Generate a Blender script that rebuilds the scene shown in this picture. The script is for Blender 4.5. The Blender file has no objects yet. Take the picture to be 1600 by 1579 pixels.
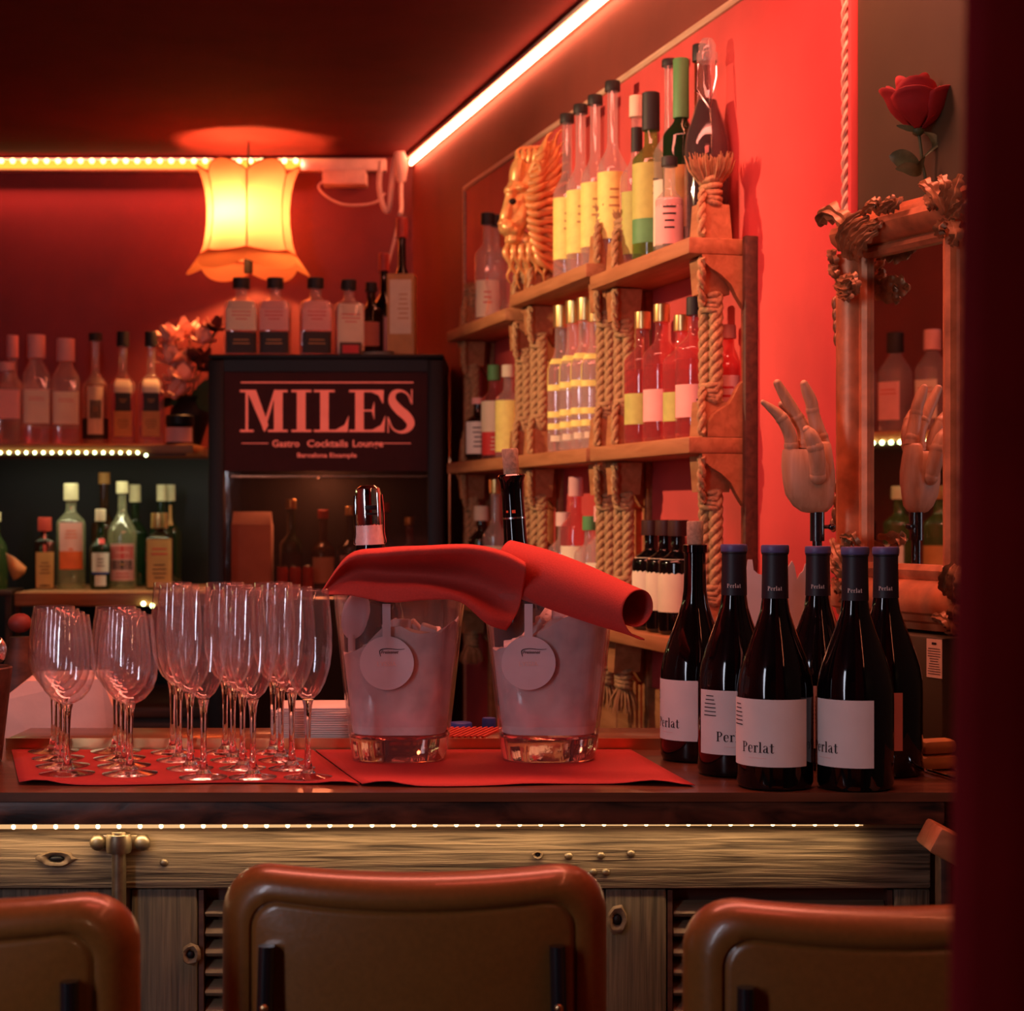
import bpy, bmesh, math, random
from mathutils import Vector, Matrix
random.seed(7)
R = math.radians
PI = math.pi
scn = bpy.context.scene
COL = scn.collection

# ---------------------------------------------------------------- camera, world, lights, exposure
F = 2800.0            # focal length in pixels of the 1600 px wide frame
CZ = 1.45             # camera height
HZ = 800.0            # horizon row
cam_d = bpy.data.cameras.new('camera')
cam_d.sensor_fit = 'HORIZONTAL'
cam_d.sensor_width = 36.0
cam_d.lens = F / 1600.0 * 36.0
cam_d.shift_y = 10.5 / 1600.0
cam_d.clip_start = 0.05
cam_d.dof.use_dof = True
cam_d.dof.focus_distance = 2.32
cam_d.dof.aperture_fstop = 8.0
cam = bpy.data.objects.new('camera', cam_d)
cam.location = (0, 0, CZ)
cam.rotation_euler = (PI / 2, 0, 0)
COL.objects.link(cam)
scn.camera = cam

wd = bpy.data.worlds.new('world')
scn.world = wd
wd.use_nodes = True
wd.node_tree.nodes['Background'].inputs[0].default_value = (0.05, 0.014, 0.012, 1)
wd.node_tree.nodes['Background'].inputs[1].default_value = 0.10

vs = scn.view_settings
vs.view_transform = 'Standard'
vs.look = 'None'
vs.gamma = 1.0
vs.use_curve_mapping = False
vs.exposure = 0.0
cy = scn.cycles
cy.max_bounces = 14
cy.transmission_bounces = 14
cy.glossy_bounces = 6
cy.diffuse_bounces = 4
cy.transparent_max_bounces = 64
cy.sample_clamp_indirect = 6.0
cy.blur_glossy = 0.5

def area(name, loc, target, sx, sy, power, color):
    d = bpy.data.lights.new(name, 'AREA')
    d.shape = 'RECTANGLE'
    d.size = sx
    d.size_y = sy
    d.energy = power
    d.color = color
    o = bpy.data.objects.new(name, d)
    o.location = loc
    v = Vector(target) - Vector(loc)
    o.rotation_euler = v.to_track_quat('-Z', 'Y').to_euler()
    COL.objects.link(o)
    return o

# lamps of the lounge on the guests' side of the bar and above it (outside the frame)
area('lounge_window_light', (-1.67, 0.05, 1.80), (0.1, 2.6, 1.15), 0.30, 1.4, 17.0, (0.80, 0.84, 1.0))
area('lounge_wall_light', (0.75, -0.6, 1.9), (0.1, 2.4, 1.15), 0.05, 0.4, 1.6, (1.0, 0.62, 0.35))
area('bar_ceiling_light', (-0.1, 2.6, 2.56), (-0.1, 2.5, 1.1), 1.5, 0.25, 27.0, (1.0, 0.25, 0.17))
area('lounge_red_light', (0.15, 1.75, 2.5), (0.15, 1.7, 1.0), 0.5, 0.2, 4.0, (1.0, 0.13, 0.08))
sp = bpy.data.lights.new('shelf_spotlight', 'SPOT')
sp.energy = 124.0
sp.color = (1.0, 0.60, 0.33)
sp.spot_size = R(64)
sp.spot_blend = 0.75
sp.shadow_soft_size = 0.02
spo = bpy.data.objects.new('shelf_spotlight', sp)
spo.location = (-1.35, 3.15, 2.33)
spo.rotation_euler = (Vector((0.27, 3.72, 1.90)) - spo.location).to_track_quat('-Z', 'Y').to_euler()
COL.objects.link(spo)

# ---------------------------------------------------------------- geometry helpers
def P(px, py, D):
    return Vector(((px - 800.0) / F * D, D, CZ - (py - HZ) / F * D))

def X(px, D):
    return (px - 800.0) / F * D

def Z(py, D):
    return CZ - (py - HZ) / F * D

class MB:
    def __init__(s):
        s.v = []
        s.f = []

    def add(s, v, f):
        o = len(s.v)
        s.v += [tuple(p) for p in v]
        s.f += [[i + o for i in q] for q in f]
        return s

    def box(s, lo, hi, bev=0.0, M=None):
        bm = bmesh.new()
        bmesh.ops.create_cube(bm, size=1.0)
        c = [(lo[i] + hi[i]) / 2 for i in range(3)]
        d = [hi[i] - lo[i] for i in range(3)]
        for v in bm.verts:
            v.co = Vector((c[0] + v.co.x * d[0], c[1] + v.co.y * d[1], c[2] + v.co.z * d[2]))
        if bev > 0:
            bmesh.ops.bevel(bm, geom=bm.edges[:], offset=min(bev, 0.45 * min(abs(q) for q in d)), segments=2, profile=0.5, affect='EDGES')
        bm.verts.index_update()
        vv = [(M @ v.co) if M else v.co.copy() for v in bm.verts]
        s.add(vv, [[v.index for v in f.verts] for f in bm.faces])
        bm.free()
        return s

    def lathe(s, prof, seg=24, sq=None, c=(0, 0, 0), M=None):
        """prof: list of (r, z) or (r, z, squareness 0..1)"""
        n = sq or 0
        vv = []
        for p in prof:
            q = p[2] if len(p) > 2 else 1.0
            for k in range(seg):
                a = 2 * PI * (k + 0.5) / seg
                ca, sa = math.cos(a), math.sin(a)
                r = p[0]
                if n:
                    fct = 1.0 / (abs(ca) ** n + abs(sa) ** n) ** (1.0 / n)
                    r = r * (1 + (fct - 1) * q)
                w = Vector((c[0] + r * ca, c[1] + r * sa, c[2] + p[1]))
                vv.append(M @ w if M else w)
        ff = []
        for i in range(len(prof) - 1):
            for k in range(seg):
                a, b = i * seg + k, i * seg + (k + 1) % seg
                ff.append([a, b, b + seg, a + seg])
        if prof[0][0] > 0:
            ff.append(list(range(seg))[::-1])
        if prof[-1][0] > 0:
            ff.append([(len(prof) - 1) * seg + k for k in range(seg)])
        return s.add(vv, ff)

    def open_lathe(s, prof, seg=24, c=(0, 0, 0)):
        k0 = len(s.f)
        s.lathe(prof, seg, None, c)
        caps = (1 if prof[0][0] > 0 else 0) + (1 if prof[-1][0] > 0 else 0)
        if caps:
            s.f = s.f[:-caps]
        return s

    def tube(s, pts, rad, seg=8, cap=True, flat=1.0, up=None):
        pts = [Vector(p) for p in pts]
        n = len(pts)
        if not isinstance(rad, (list, tuple)):
            rad = [rad] * n
        t0 = (pts[1] - pts[0]).normalized()
        ref = Vector(up) if up else (Vector((0, 0, 1)) if abs(t0.z) < 0.9 else Vector((1, 0, 0)))
        u = (ref - t0 * ref.dot(t0)).normalized()
        vv = []
        for i in range(n):
            t = (pts[min(i + 1, n - 1)] - pts[max(i - 1, 0)]).normalized()
            u = u - t * u.dot(t)
            u = u.normalized() if u.length > 1e-9 else Vector((1, 0, 0))
            w = t.cross(u)
            for k in range(seg):
                a = 2 * PI * k / seg
                vv.append(pts[i] + (u * math.cos(a) * flat + w * math.sin(a)) * rad[i])
        ff = []
        for i in range(n - 1):
            for k in range(seg):
                a, b = i * seg + k, i * seg + (k + 1) % seg
                ff.append([a, b, b + seg, a + seg])
        if cap:
            ff.append(list(range(seg))[::-1])
            ff.append([(n - 1) * seg + k for k in range(seg)])
        return s.add(vv, ff)

    def prism(s, poly, depth, M=None):
        """poly in xy extruded along +z by depth, then M"""
        n = len(poly)
        vv = [Vector((p[0], p[1], 0)) for p in poly] + [Vector((p[0], p[1], depth)) for p in poly]
        if M:
            vv = [M @ v for v in vv]
        ff = [list(range(n))[::-1], [n + i for i in range(n)]]
        for i in range(n):
            j = (i + 1) % n
            ff.append([i, j, n + j, n + i])
        return s.add(vv, ff)

    def grid(s, rows):
        n, m = len(rows), len(rows[0])
        vv = [p for r in rows for p in r]
        ff = [[i * m + j, i * m + j + 1, (i + 1) * m + j + 1, (i + 1) * m + j] for i in range(n - 1) for j in range(m - 1)]
        return s.add(vv, ff)

    def ell(s, c, r, seg=12, rings=8, M=None):
        prof = []
        vv, ff = [], []
        for i in range(rings + 1):
            t = PI * i / rings
            for k in range(seg):
                a = 2 * PI * k / seg
                p = Vector((r[0] * math.sin(t) * math.cos(a), r[1] * math.sin(t) * math.sin(a), r[2] * math.cos(t)))
                if M:
                    p = M @ p
                vv.append(p + Vector(c))
        for i in range(rings):
            for k in range(seg):
                a, b = i * seg + k, i * seg + (k + 1) % seg
                ff.append([a, a + seg, b + seg, b])
        return s.add(vv, ff)

def cr1(p0, p1, p2, p3, t):
    return 0.5 * ((2 * p1) + (p2 - p0) * t + (2 * p0 - 5 * p1 + 4 * p2 - p3) * t * t + (3 * p1 - p0 - 3 * p2 + p3) * t ** 3)

def spline(pts, n):
    pts = [Vector(p) for p in pts]
    out = []
    m = len(pts) - 1
    for i in range(n + 1):
        u = i / n * m
        k = min(int(u), m - 1)
        t = u - k
        g = lambda q: pts[max(0, min(m, q))]
        out.append(cr1(g(k - 1), g(k), g(k + 1), g(k + 2), t))
    return out

def patch(rows, nu, nv):
    a = [spline(r, nv) for r in rows]
    cols = list(zip(*a))
    b = [spline(list(c), nu) for c in cols]
    return [list(r) for r in zip(*b)]

CACHE = {}

def mesh_of(name, mb, mat, smooth=40.0):
    me = bpy.data.meshes.new(name)
    me.from_pydata([tuple(v) for v in mb.v], [], mb.f)
    bm = bmesh.new()
    bm.from_mesh(me)
    bmesh.ops.remove_doubles(bm, verts=bm.verts, dist=1e-6)
    bmesh.ops.recalc_face_normals(bm, faces=bm.faces)
    bm.to_mesh(me)
    bm.free()
    if smooth:
        for p in me.polygons:
            p.use_smooth = True
        me.set_sharp_from_angle(angle=R(smooth))
    me.materials.append(mat)
    return me

def link(name, me, parent=None, loc=(0, 0, 0), rot=(0, 0, 0)):
    o = bpy.data.objects.new(name, me)
    COL.objects.link(o)
    o.location = loc
    o.rotation_euler = rot
    if parent:
        o.parent = parent
    return o

def part(name, mb, mat, parent=None, smooth=40.0, label=None, loc=(0, 0, 0), rot=(0, 0, 0), key=None):
    """mb may be an MB or a function building one (used with key to share mesh data)"""
    if key is not None:
        k = (name, key, mat.name)
        if k not in CACHE:
            CACHE[k] = mesh_of(name, mb() if callable(mb) else mb, mat, smooth)
        me = CACHE[k]
    else:
        me = mesh_of(name, mb() if callable(mb) else mb, mat, smooth)
    o = link(name, me, parent, loc, rot)
    if label:
        o['label'] = label
    return o

def thing(name, label, cat, loc=(0, 0, 0), rotz=0.0, group=None):
    o = bpy.data.objects.new(name, None)
    o.empty_display_size = 0.05
    COL.objects.link(o)
    o.location = loc
    o.rotation_euler = (0, 0, rotz)
    return tag(o, label, cat, group)

def tag(o, label, cat, group=None):
    o['label'] = label
    o['category'] = cat
    if group:
        o['group'] = group
    return o

def struct(name, mb, mat, parent=None, smooth=40.0):
    o = part(name, mb, mat, parent, smooth)
    if not parent:
        o['kind'] = 'structure'
    return o

def copy_tree(o, parent=None):
    c = o.copy()
    COL.objects.link(c)
    if parent:
        c.parent = parent
    for ch in [q for q in bpy.data.objects if q.parent == o]:
        copy_tree(ch, c)
    return c

# ---------------------------------------------------------------- materials
def base_mat(name):
    m = bpy.data.materials.new(name)
    m.use_nodes = True
    return m, m.node_tree, m.node_tree.nodes, m.node_tree.nodes['Principled BSDF']

def N(nt, typ, **kw):
    n = nt.nodes.new(typ)
    for k, v in kw.items():
        setattr(n, k, v)
    return n

def solid(name, col, rough=0.5, metal=0.0, spec=0.5, noise=0.12, scale=30.0, bump=0.0, coat=0.0, sheen=0.0):
    m, nt, nd, b = base_mat(name)
    b.inputs['Roughness'].default_value = rough
    b.inputs['Metallic'].default_value = metal
    b.inputs['Specular IOR Level'].default_value = spec
    b.inputs['Coat Weight'].default_value = coat
    b.inputs['Sheen Weight'].default_value = sheen
    tc = N(nt, 'ShaderNodeTexCoord')
    nz = N(nt, 'ShaderNodeTexNoise')
    nz.inputs['Scale'].default_value = scale
    nz.inputs['Detail'].default_value = 5
    nt.links.new(tc.outputs['Object'], nz.inputs['Vector'])
    rp = N(nt, 'ShaderNodeValToRGB')
    rp.color_ramp.elements[0].position = 0.25
    rp.color_ramp.elements[1].position = 0.75
    rp.color_ramp.elements[0].color = (*[c * (1 - noise) for c in col], 1)
    rp.color_ramp.elements[1].color = (*[min(1, c * (1 + noise)) for c in col], 1)
    nt.links.new(nz.outputs['Fac'], rp.inputs['Fac'])
    nt.links.new(rp.outputs['Color'], b.inputs['Base Color'])
    if bump:
        bp = N(nt, 'ShaderNodeBump')
        bp.inputs['Strength'].default_value = bump
        bp.inputs['Distance'].default_value = 0.004
        nt.links.new(nz.outputs['Fac'], bp.inputs['Height'])
        nt.links.new(bp.outputs['Normal'], b.inputs['Normal'])
    return m

def wood(name, c1, c2, axis=0, scale=9.0, rough=0.6, bump=0.3, stretch=14.0, coat=0.0):
    m, nt, nd, b = base_mat(name)
    b.inputs['Roughness'].default_value = rough
    b.inputs['Coat Weight'].default_value = coat
    tc = N(nt, 'ShaderNodeTexCoord')
    mp = N(nt, 'ShaderNodeMapping')
    s = [scale * stretch] * 3
    s[axis] = scale
    mp.inputs['Scale'].default_value = s
    nt.links.new(tc.outputs['Object'], mp.inputs['Vector'])
    nz = N(nt, 'ShaderNodeTexNoise')
    nz.inputs['Scale'].default_value = 1.0
    nz.inputs['Detail'].default_value = 6
    nz.inputs['Distortion'].default_value = 0.6
    nt.links.new(mp.outputs['Vector'], nz.inputs['Vector'])
    rp = N(nt, 'ShaderNodeValToRGB')
    e = rp.color_ramp.elements
    e[0].position = 0.32
    e[1].position = 0.68
    e[0].color = (*c1, 1)
    e[1].color = (*c2, 1)
    nt.links.new(nz.outputs['Fac'], rp.inputs['Fac'])
    nt.links.new(rp.outputs['Color'], b.inputs['Base Color'])
    bp = N(nt, 'ShaderNodeBump')
    bp.inputs['Strength'].default_value = bump
    bp.inputs['Distance'].default_value = 0.003
    nt.links.new(nz.outputs['Fac'], bp.inputs['Height'])
    nt.links.new(bp.outputs['Normal'], b.inputs['Normal'])
    return m

def glassy(name, tint, haze=0.06, hazecol=(1, 1, 1), gl=1.0, rough=0.02, edge=0.6, base=0.05):
    """thin walled glass: tinted transparency with a Fresnel reflection and a little haze"""
    m, nt, nd, b = base_mat(name)
    nd.remove(b)
    out = nd['Material Output']
    tr = N(nt, 'ShaderNodeBsdfTransparent')
    tr.inputs[0].default_value = (*tint, 1)
    gs = N(nt, 'ShaderNodeBsdfGlossy')
    gs.inputs['Roughness'].default_value = rough
    gs.inputs['Color'].default_value = (gl, gl, gl, 1)
    df = N(nt, 'ShaderNodeBsdfDiffuse')
    df.inputs[0].default_value = (*hazecol, 1)
    tl = N(nt, 'ShaderNodeBsdfTranslucent')
    tl.inputs[0].default_value = (*hazecol, 1)
    mh = N(nt, 'ShaderNodeMixShader')
    mh.inputs[0].default_value = 0.5
    nt.links.new(df.outputs[0], mh.inputs[1])
    nt.links.new(tl.outputs[0], mh.inputs[2])
    m1 = N(nt, 'ShaderNodeMixShader')
    m1.inputs[0].default_value = haze
    nt.links.new(tr.outputs[0], m1.inputs[1])
    nt.links.new(mh.outputs[0], m1.inputs[2])
    lw = N(nt, 'ShaderNodeLayerWeight')
    lw.inputs['Blend'].default_value = 0.5
    pw = N(nt, 'ShaderNodeMath', operation='POWER')
    pw.inputs[1].default_value = 4.0
    nt.links.new(lw.outputs['Facing'], pw.inputs[0])
    fr = N(nt, 'ShaderNodeMath', operation='MULTIPLY_ADD')
    fr.inputs[1].default_value = edge
    fr.inputs[2].default_value = base
    nt.links.new(pw.outputs[0], fr.inputs[0])
    nz = N(nt, 'ShaderNodeTexNoise')
    nz.inputs['Scale'].default_value = 25
    bp = N(nt, 'ShaderNodeBump')
    bp.inputs['Strength'].default_value = 0.05
    bp.inputs['Distance'].default_value = 0.002
    nt.links.new(nz.outputs['Fac'], bp.inputs['Height'])
    nt.links.new(bp.outputs[0], gs.inputs['Normal'])
    m2 = N(nt, 'ShaderNodeMixShader')
    nt.links.new(fr.outputs[0], m2.inputs[0])
    nt.links.new(m1.outputs[0], m2.inputs[1])
    nt.links.new(gs.outputs[0], m2.inputs[2])
    nt.links.new(m2.outputs[0], out.inputs['Surface'])
    return m

def glass_solid(name, col=(1, 1, 1), ior=1.45):
    m, nt, nd, b = base_mat(name)
    nd.remove(b)
    g = N(nt, 'ShaderNodeBsdfGlass')
    g.inputs['Color'].default_value = (*col, 1)
    g.inputs['IOR'].default_value = ior
    g.inputs['Roughness'].default_value = 0.0
    nz = N(nt, 'ShaderNodeTexNoise')
    nz.inputs['Scale'].default_value = 20
    bp = N(nt, 'ShaderNodeBump')
    bp.inputs['Strength'].default_value = 0.04
    bp.inputs['Distance'].default_value = 0.002
    nt.links.new(nz.outputs['Fac'], bp.inputs['Height'])
    nt.links.new(bp.outputs[0], g.inputs['Normal'])
    nt.links.new(g.outputs[0], nd['Material Output'].inputs['Surface'])
    return m

def emit(name, col, strength):
    m, nt, nd, b = base_mat(name)
    nd.remove(b)
    e = N(nt, 'ShaderNodeEmission')
    e.inputs[0].default_value = (*col, 1)
    e.inputs[1].default_value = strength
    nt.links.new(e.outputs[0], nd['Material Output'].inputs['Surface'])
    return m

def shade_mat(name, col):
    m, nt, nd, b = base_mat(name)
    nd.remove(b)
    tl = N(nt, 'ShaderNodeBsdfTranslucent')
    tl.inputs[0].default_value = (*col, 1)
    df = N(nt, 'ShaderNodeBsdfDiffuse')
    df.inputs[0].default_value = (*col, 1)
    nz = N(nt, 'ShaderNodeTexNoise')
    nz.inputs['Scale'].default_value = 300
    bp = N(nt, 'ShaderNodeBump')
    bp.inputs['Strength'].default_value = 0.1
    nt.links.new(nz.outputs['Fac'], bp.inputs['Height'])
    nt.links.new(bp.outputs[0], df.inputs['Normal'])
    mx = N(nt, 'ShaderNodeMixShader')
    mx.inputs[0].default_value = 0.35
    nt.links.new(tl.outputs[0], mx.inputs[1])
    nt.links.new(df.outputs[0], mx.inputs[2])
    nt.links.new(mx.outputs[0], nd['Material Output'].inputs['Surface'])
    return m

M = {}
M['wall'] = solid('dark_red_wall_paint', (0.165, 0.019, 0.020), 0.6, noise=0.15, scale=6, bump=0.15)
M['redbrown'] = solid('red_brown_wall_paint', (0.20, 0.040, 0.026), 0.6, noise=0.15, scale=6, bump=0.15)
M['olive'] = solid('olive_wall_paint', (0.062, 0.055, 0.024), 0.6, noise=0.15, scale=6, bump=0.15)
M['ceil'] = solid('maroon_ceiling_paint', (0.10, 0.010, 0.010), 0.9, spec=0.1, noise=0.15, scale=5, bump=0.1)
M['floor'] = wood('dark_floor', (0.02, 0.012, 0.008), (0.05, 0.03, 0.02), 1)
M['panel'] = solid('red_panel_paint', (0.68, 0.080, 0.072), 0.6, noise=0.16, scale=5, bump=0.35)
M['trim'] = wood('pale_trim_wood', (0.55, 0.32, 0.20), (0.7, 0.45, 0.30), 0)
M['rope_trim'] = solid('pale_cord', (0.75, 0.50, 0.33), 0.7)
M['curtain'] = solid('dark_red_velvet', (0.14, 0.004, 0.007), 0.95, noise=0.2, scale=12, spec=0.1)
M['shelfwood'] = wood('warm_shelf_wood', (0.34, 0.125, 0.045), (0.50, 0.21, 0.085), 0, 6, 0.55, 0.2, 10)
M['rope'] = solid('hemp_rope', (0.46, 0.26, 0.12), 0.85, noise=0.35, scale=150, bump=0.8)
M['tuft'] = solid('frayed_hemp', (0.42, 0.22, 0.10), 0.9, noise=0.3, scale=100)
M['gold'] = solid('gold_paint', (0.80, 0.40, 0.14), 0.34, 0.35, noise=0.2, scale=40, bump=0.1)
M['antique'] = solid('antique_gilding', (0.58, 0.22, 0.09), 0.40, 0.25, noise=0.45, scale=25, bump=0.2)
M['antique_dark'] = solid('worn_gilding', (0.30, 0.155, 0.065), 0.38, 0.3, noise=0.6, scale=45, bump=0.3)
M['mirror'] = solid('mirror_silver', (0.82, 0.80, 0.78), 0.015, 1.0, noise=0.02)
M['black'] = solid('black_plastic', (0.006, 0.005, 0.006), 0.5, spec=0.3)
M['blackmetal'] = solid('black_metal', (0.01, 0.010, 0.013), 0.25, 0.0, 0.7, coat=0.5)
M['darkbrown'] = wood('dark_brown_wood', (0.05, 0.018, 0.01), (0.11, 0.04, 0.022), 0, 5)
M['bartop'] = wood('bar_top_wood', (0.075, 0.028, 0.014), (0.17, 0.068, 0.034), 0, 4, 0.3, 0.12, 12, 0.15)
M['fascia'] = wood('worn_fascia_wood', (0.012, 0.006, 0.004), (0.17, 0.055, 0.028), 0, 14, 0.45, 0.4, 3)
M['weathered'] = wood('weathered_grey_wood', (0.045, 0.027, 0.014), (0.36, 0.25, 0.145), 0, 7.0, 0.75, 1.0, 30)
M['weatheredv'] = wood('weathered_stile_wood', (0.05, 0.034, 0.019), (0.155, 0.105, 0.06), 2, 7.0, 0.7, 0.6, 26)
M['louver'] = wood('louvre_wood', (0.10, 0.062, 0.032), (0.24, 0.155, 0.085), 0, 6.0, 0.6, 0.4, 14)
M['brass'] = solid('brass_edge', (0.8, 0.48, 0.22), 0.3, 1.0)
M['steel'] = solid('brushed_steel', (0.62, 0.60, 0.58), 0.25, 1.0)
M['chrome'] = solid('chrome', (0.85, 0.86, 0.85), 0.07, 1.0, noise=0.03)
M['iron'] = solid('old_iron', (0.25, 0.19, 0.12), 0.4, 0.8, noise=0.4, scale=60)
M['leather'] = solid('amber_leather', (0.23, 0.082, 0.017), 0.33, 0.0, 0.5, noise=0.1, scale=180, bump=0.06, coat=0.25)
M['redpaper'] = solid('red_paper', (0.48, 0.032, 0.028), 0.75, noise=0.08, scale=250, bump=0.1)
M['redcloth'] = solid('red_napkin_cloth', (0.52, 0.050, 0.036), 0.85, noise=0.1, scale=400, bump=0.15)
M['white'] = solid('white_paper', (0.80, 0.76, 0.70), 0.7, noise=0.04)
M['cream'] = solid('cream_paper', (0.80, 0.68, 0.50), 0.7, noise=0.06)
M['pink'] = solid('pink_paper', (0.85, 0.42, 0.38), 0.7, noise=0.06)
M['yellow'] = solid('yellow_label', (0.95, 0.80, 0.22), 0.65, noise=0.12, scale=60)
M['lime'] = solid('yellow_green_label', (0.50, 0.50, 0.12), 0.65, noise=0.12, scale=60)
M['greenlabel'] = solid('green_label', (0.10, 0.30, 0.10), 0.6)
M['orange'] = solid('orange_label', (0.85, 0.13, 0.03), 0.6)
M['redlabel'] = solid('red_label', (0.65, 0.03, 0.03), 0.6)
M['amberlabel'] = solid('amber_label', (0.55, 0.27, 0.08), 0.6)
M['blacklabel'] = solid('black_label', (0.018, 0.014, 0.014), 0.6)
M['navy'] = solid('navy_foil', (0.10, 0.105, 0.27), 0.45, 0.1)
M['capsule'] = solid('dark_capsule', (0.013, 0.011, 0.018), 0.5)
M['cork'] = solid('cork', (0.46, 0.34, 0.22), 0.85, noise=0.3, scale=200, bump=0.3)
M['blackglass'] = solid('dark_wine_glass', (0.003, 0.0025, 0.003), 0.06, 0.0, 0.55, noise=0.05)
M['copper_cap'] = solid('gold_cap', (0.9, 0.60, 0.24), 0.3, 0.9)
M['darkcap'] = solid('dark_brown_cap', (0.05, 0.015, 0.012), 0.45)
M['redcap'] = solid('red_cap', (0.55, 0.06, 0.04), 0.5)
M['dimred'] = solid('dull_red_cap', (0.20, 0.03, 0.02), 0.6)
M['palegreen'] = glassy('pale_green_glass', (0.86, 0.90, 0.70), 0.22, (.95, 1, .72), edge=0.8, base=0.06)
M['bluecap'] = solid('blue_cap', (0.02, 0.05, 0.30), 0.4)
M['palecap'] = solid('pale_cap', (0.70, 0.66, 0.42), 0.5)
M['foil'] = solid('champagne_foil', (0.90, 0.68, 0.62), 0.4, 0.15, bump=0.3, scale=120)
M['ink'] = solid('ink', (0.012, 0.008, 0.010), 0.7)
M['clear'] = glassy('clear_glass', (0.97, 0.96, 0.96), 0.05)
M['clearhazy'] = glassy('clear_spirit_glass', (0.96, 0.92, 0.91), 0.19, edge=0.85, base=0.06)
M['pinkglass'] = glassy('pink_glass', (0.92, 0.50, 0.52), 0.12, (1, .5, .5))
M['greenglass'] = glassy('green_glass', (0.50, 0.68, 0.28), 0.10, (.6, 1, .4))
M['darkgreen'] = glassy('dark_green_glass', (0.05, 0.12, 0.035), 0.04, (.4, 1, .4))
M['amberglass'] = glassy('amber_glass', (0.45, 0.17, 0.05), 0.05, (1, .6, .3))
M['brownglass'] = glassy('brown_glass', (0.10, 0.03, 0.02), 0.02, (1, .6, .3))
M['sangria'] = solid('dark_red_liquid', (0.022, 0.002, 0.003), 0.08, 0, 0.5)
M['stem'] = glass_solid('stemware_glass', (1.0, 0.99, 0.99), 1.47)
M['bowl'] = glassy('stemware_bowl_glass', (0.998, 0.995, 0.997), 0.022, (1, .9, .95), 1.0, 0.008, 0.85, 0.075)
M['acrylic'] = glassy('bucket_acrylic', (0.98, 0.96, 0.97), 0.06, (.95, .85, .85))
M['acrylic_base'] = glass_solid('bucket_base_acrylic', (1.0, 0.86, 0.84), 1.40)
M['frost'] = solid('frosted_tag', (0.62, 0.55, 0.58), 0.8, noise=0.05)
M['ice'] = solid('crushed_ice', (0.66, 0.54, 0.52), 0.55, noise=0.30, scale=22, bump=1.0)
M['fridgeglass'] = glassy('fridge_glass', (0.80, 0.62, 0.54), 0.02, (1, .7, .6), 1.0, 0.03, 0.35, 0.02)
M['signpanel'] = solid('maroon_sign_panel', (0.050, 0.007, 0.006), 0.6, spec=0.2)
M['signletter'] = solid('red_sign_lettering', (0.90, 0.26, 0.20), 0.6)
_b = M['signletter'].node_tree.nodes['Principled BSDF']      # faint glow added to brighten the lettering
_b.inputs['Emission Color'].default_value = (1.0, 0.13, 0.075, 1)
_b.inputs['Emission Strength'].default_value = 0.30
M['petal'] = solid('rose_petal', (0.30, 0.012, 0.013), 0.75, noise=0.15, scale=60)
M['leaf'] = solid('rose_leaf', (0.11, 0.16, 0.07), 0.45, noise=0.4, scale=60)
M['stemgreen'] = solid('green_stem', (0.05, 0.09, 0.03), 0.6)
M['maniwood'] = wood('pale_hand_wood', (0.52, 0.29, 0.15), (0.66, 0.41, 0.235), 2, 14, 0.5, 0.08, 8)
M['flowerpale'] = solid('pale_petals', (0.85, 0.45, 0.38), 0.7)
M['flowerdark'] = solid('dark_petals', (0.12, 0.02, 0.02), 0.8)
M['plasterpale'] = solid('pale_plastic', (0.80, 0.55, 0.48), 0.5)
M['shade'] = shade_mat('lamp_shade_fabric', (0.34, 0.118, 0.072))
M['frill'] = shade_mat('lamp_shade_fabric_lit', (0.62, 0.26, 0.12))  # brighter copy of the shade fabric, light from inside put into its colour
M['shadetrim'] = solid('shade_braid', (0.40, 0.14, 0.07), 0.7)
M['palebag'] = solid('pale_paper_bag', (0.88, 0.60, 0.50), 0.7, noise=0.1, scale=20, bump=0.3)
M['led_back'] = emit('led_yellow_dot', (1.0, 0.72, 0.30), 5.0)
M['led_back_prof'] = emit('led_yellow_diffuser', (1.0, 0.44, 0.045), 1.7)
M['led_right'] = emit('led_hot_line', (1.0, 0.27, 0.13), 46.0)
M['led_green'] = emit('led_pale_green_dot', (0.80, 1.0, 0.42), 12.0)
M['led_warm'] = emit('led_warm_dot', (1.0, 0.78, 0.42), 4.0)
M['led_warm_prof'] = emit('led_warm_diffuser', (1.0, 0.55, 0.24), 0.9)
M['bulb'] = emit('bulb_glow', (1.0, 0.55, 0.2), 14.0)

# ---------------------------------------------------------------- right wall frame: s along the wall away from the camera, d out of it
W0 = Vector((0.4333, 3.11, 0.0))
WD = Vector((-0.27472, 0.96152, 0.0))
WN = Vector((-0.96152, -0.27472, 0.0))
WROT = math.atan2(WD.y, WD.x)
WMAT = Matrix.Translation(W0) @ Matrix.Rotation(WROT, 4, 'Z')

def s_of(px, d):
    a = (px - 800.0) / F
    return (a * (W0.y + d * WN.y) - W0.x - d * WN.x) / (WD.x - a * WD.y)

def W(s, d, z):
    return W0 + WD * s + WN * d + Vector((0, 0, z))

def D_of(px, d):
    return W(s_of(px, d), d, 0).y

CEIL = 2.587
BACK = 5.738
LEFT = -1.75

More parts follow.
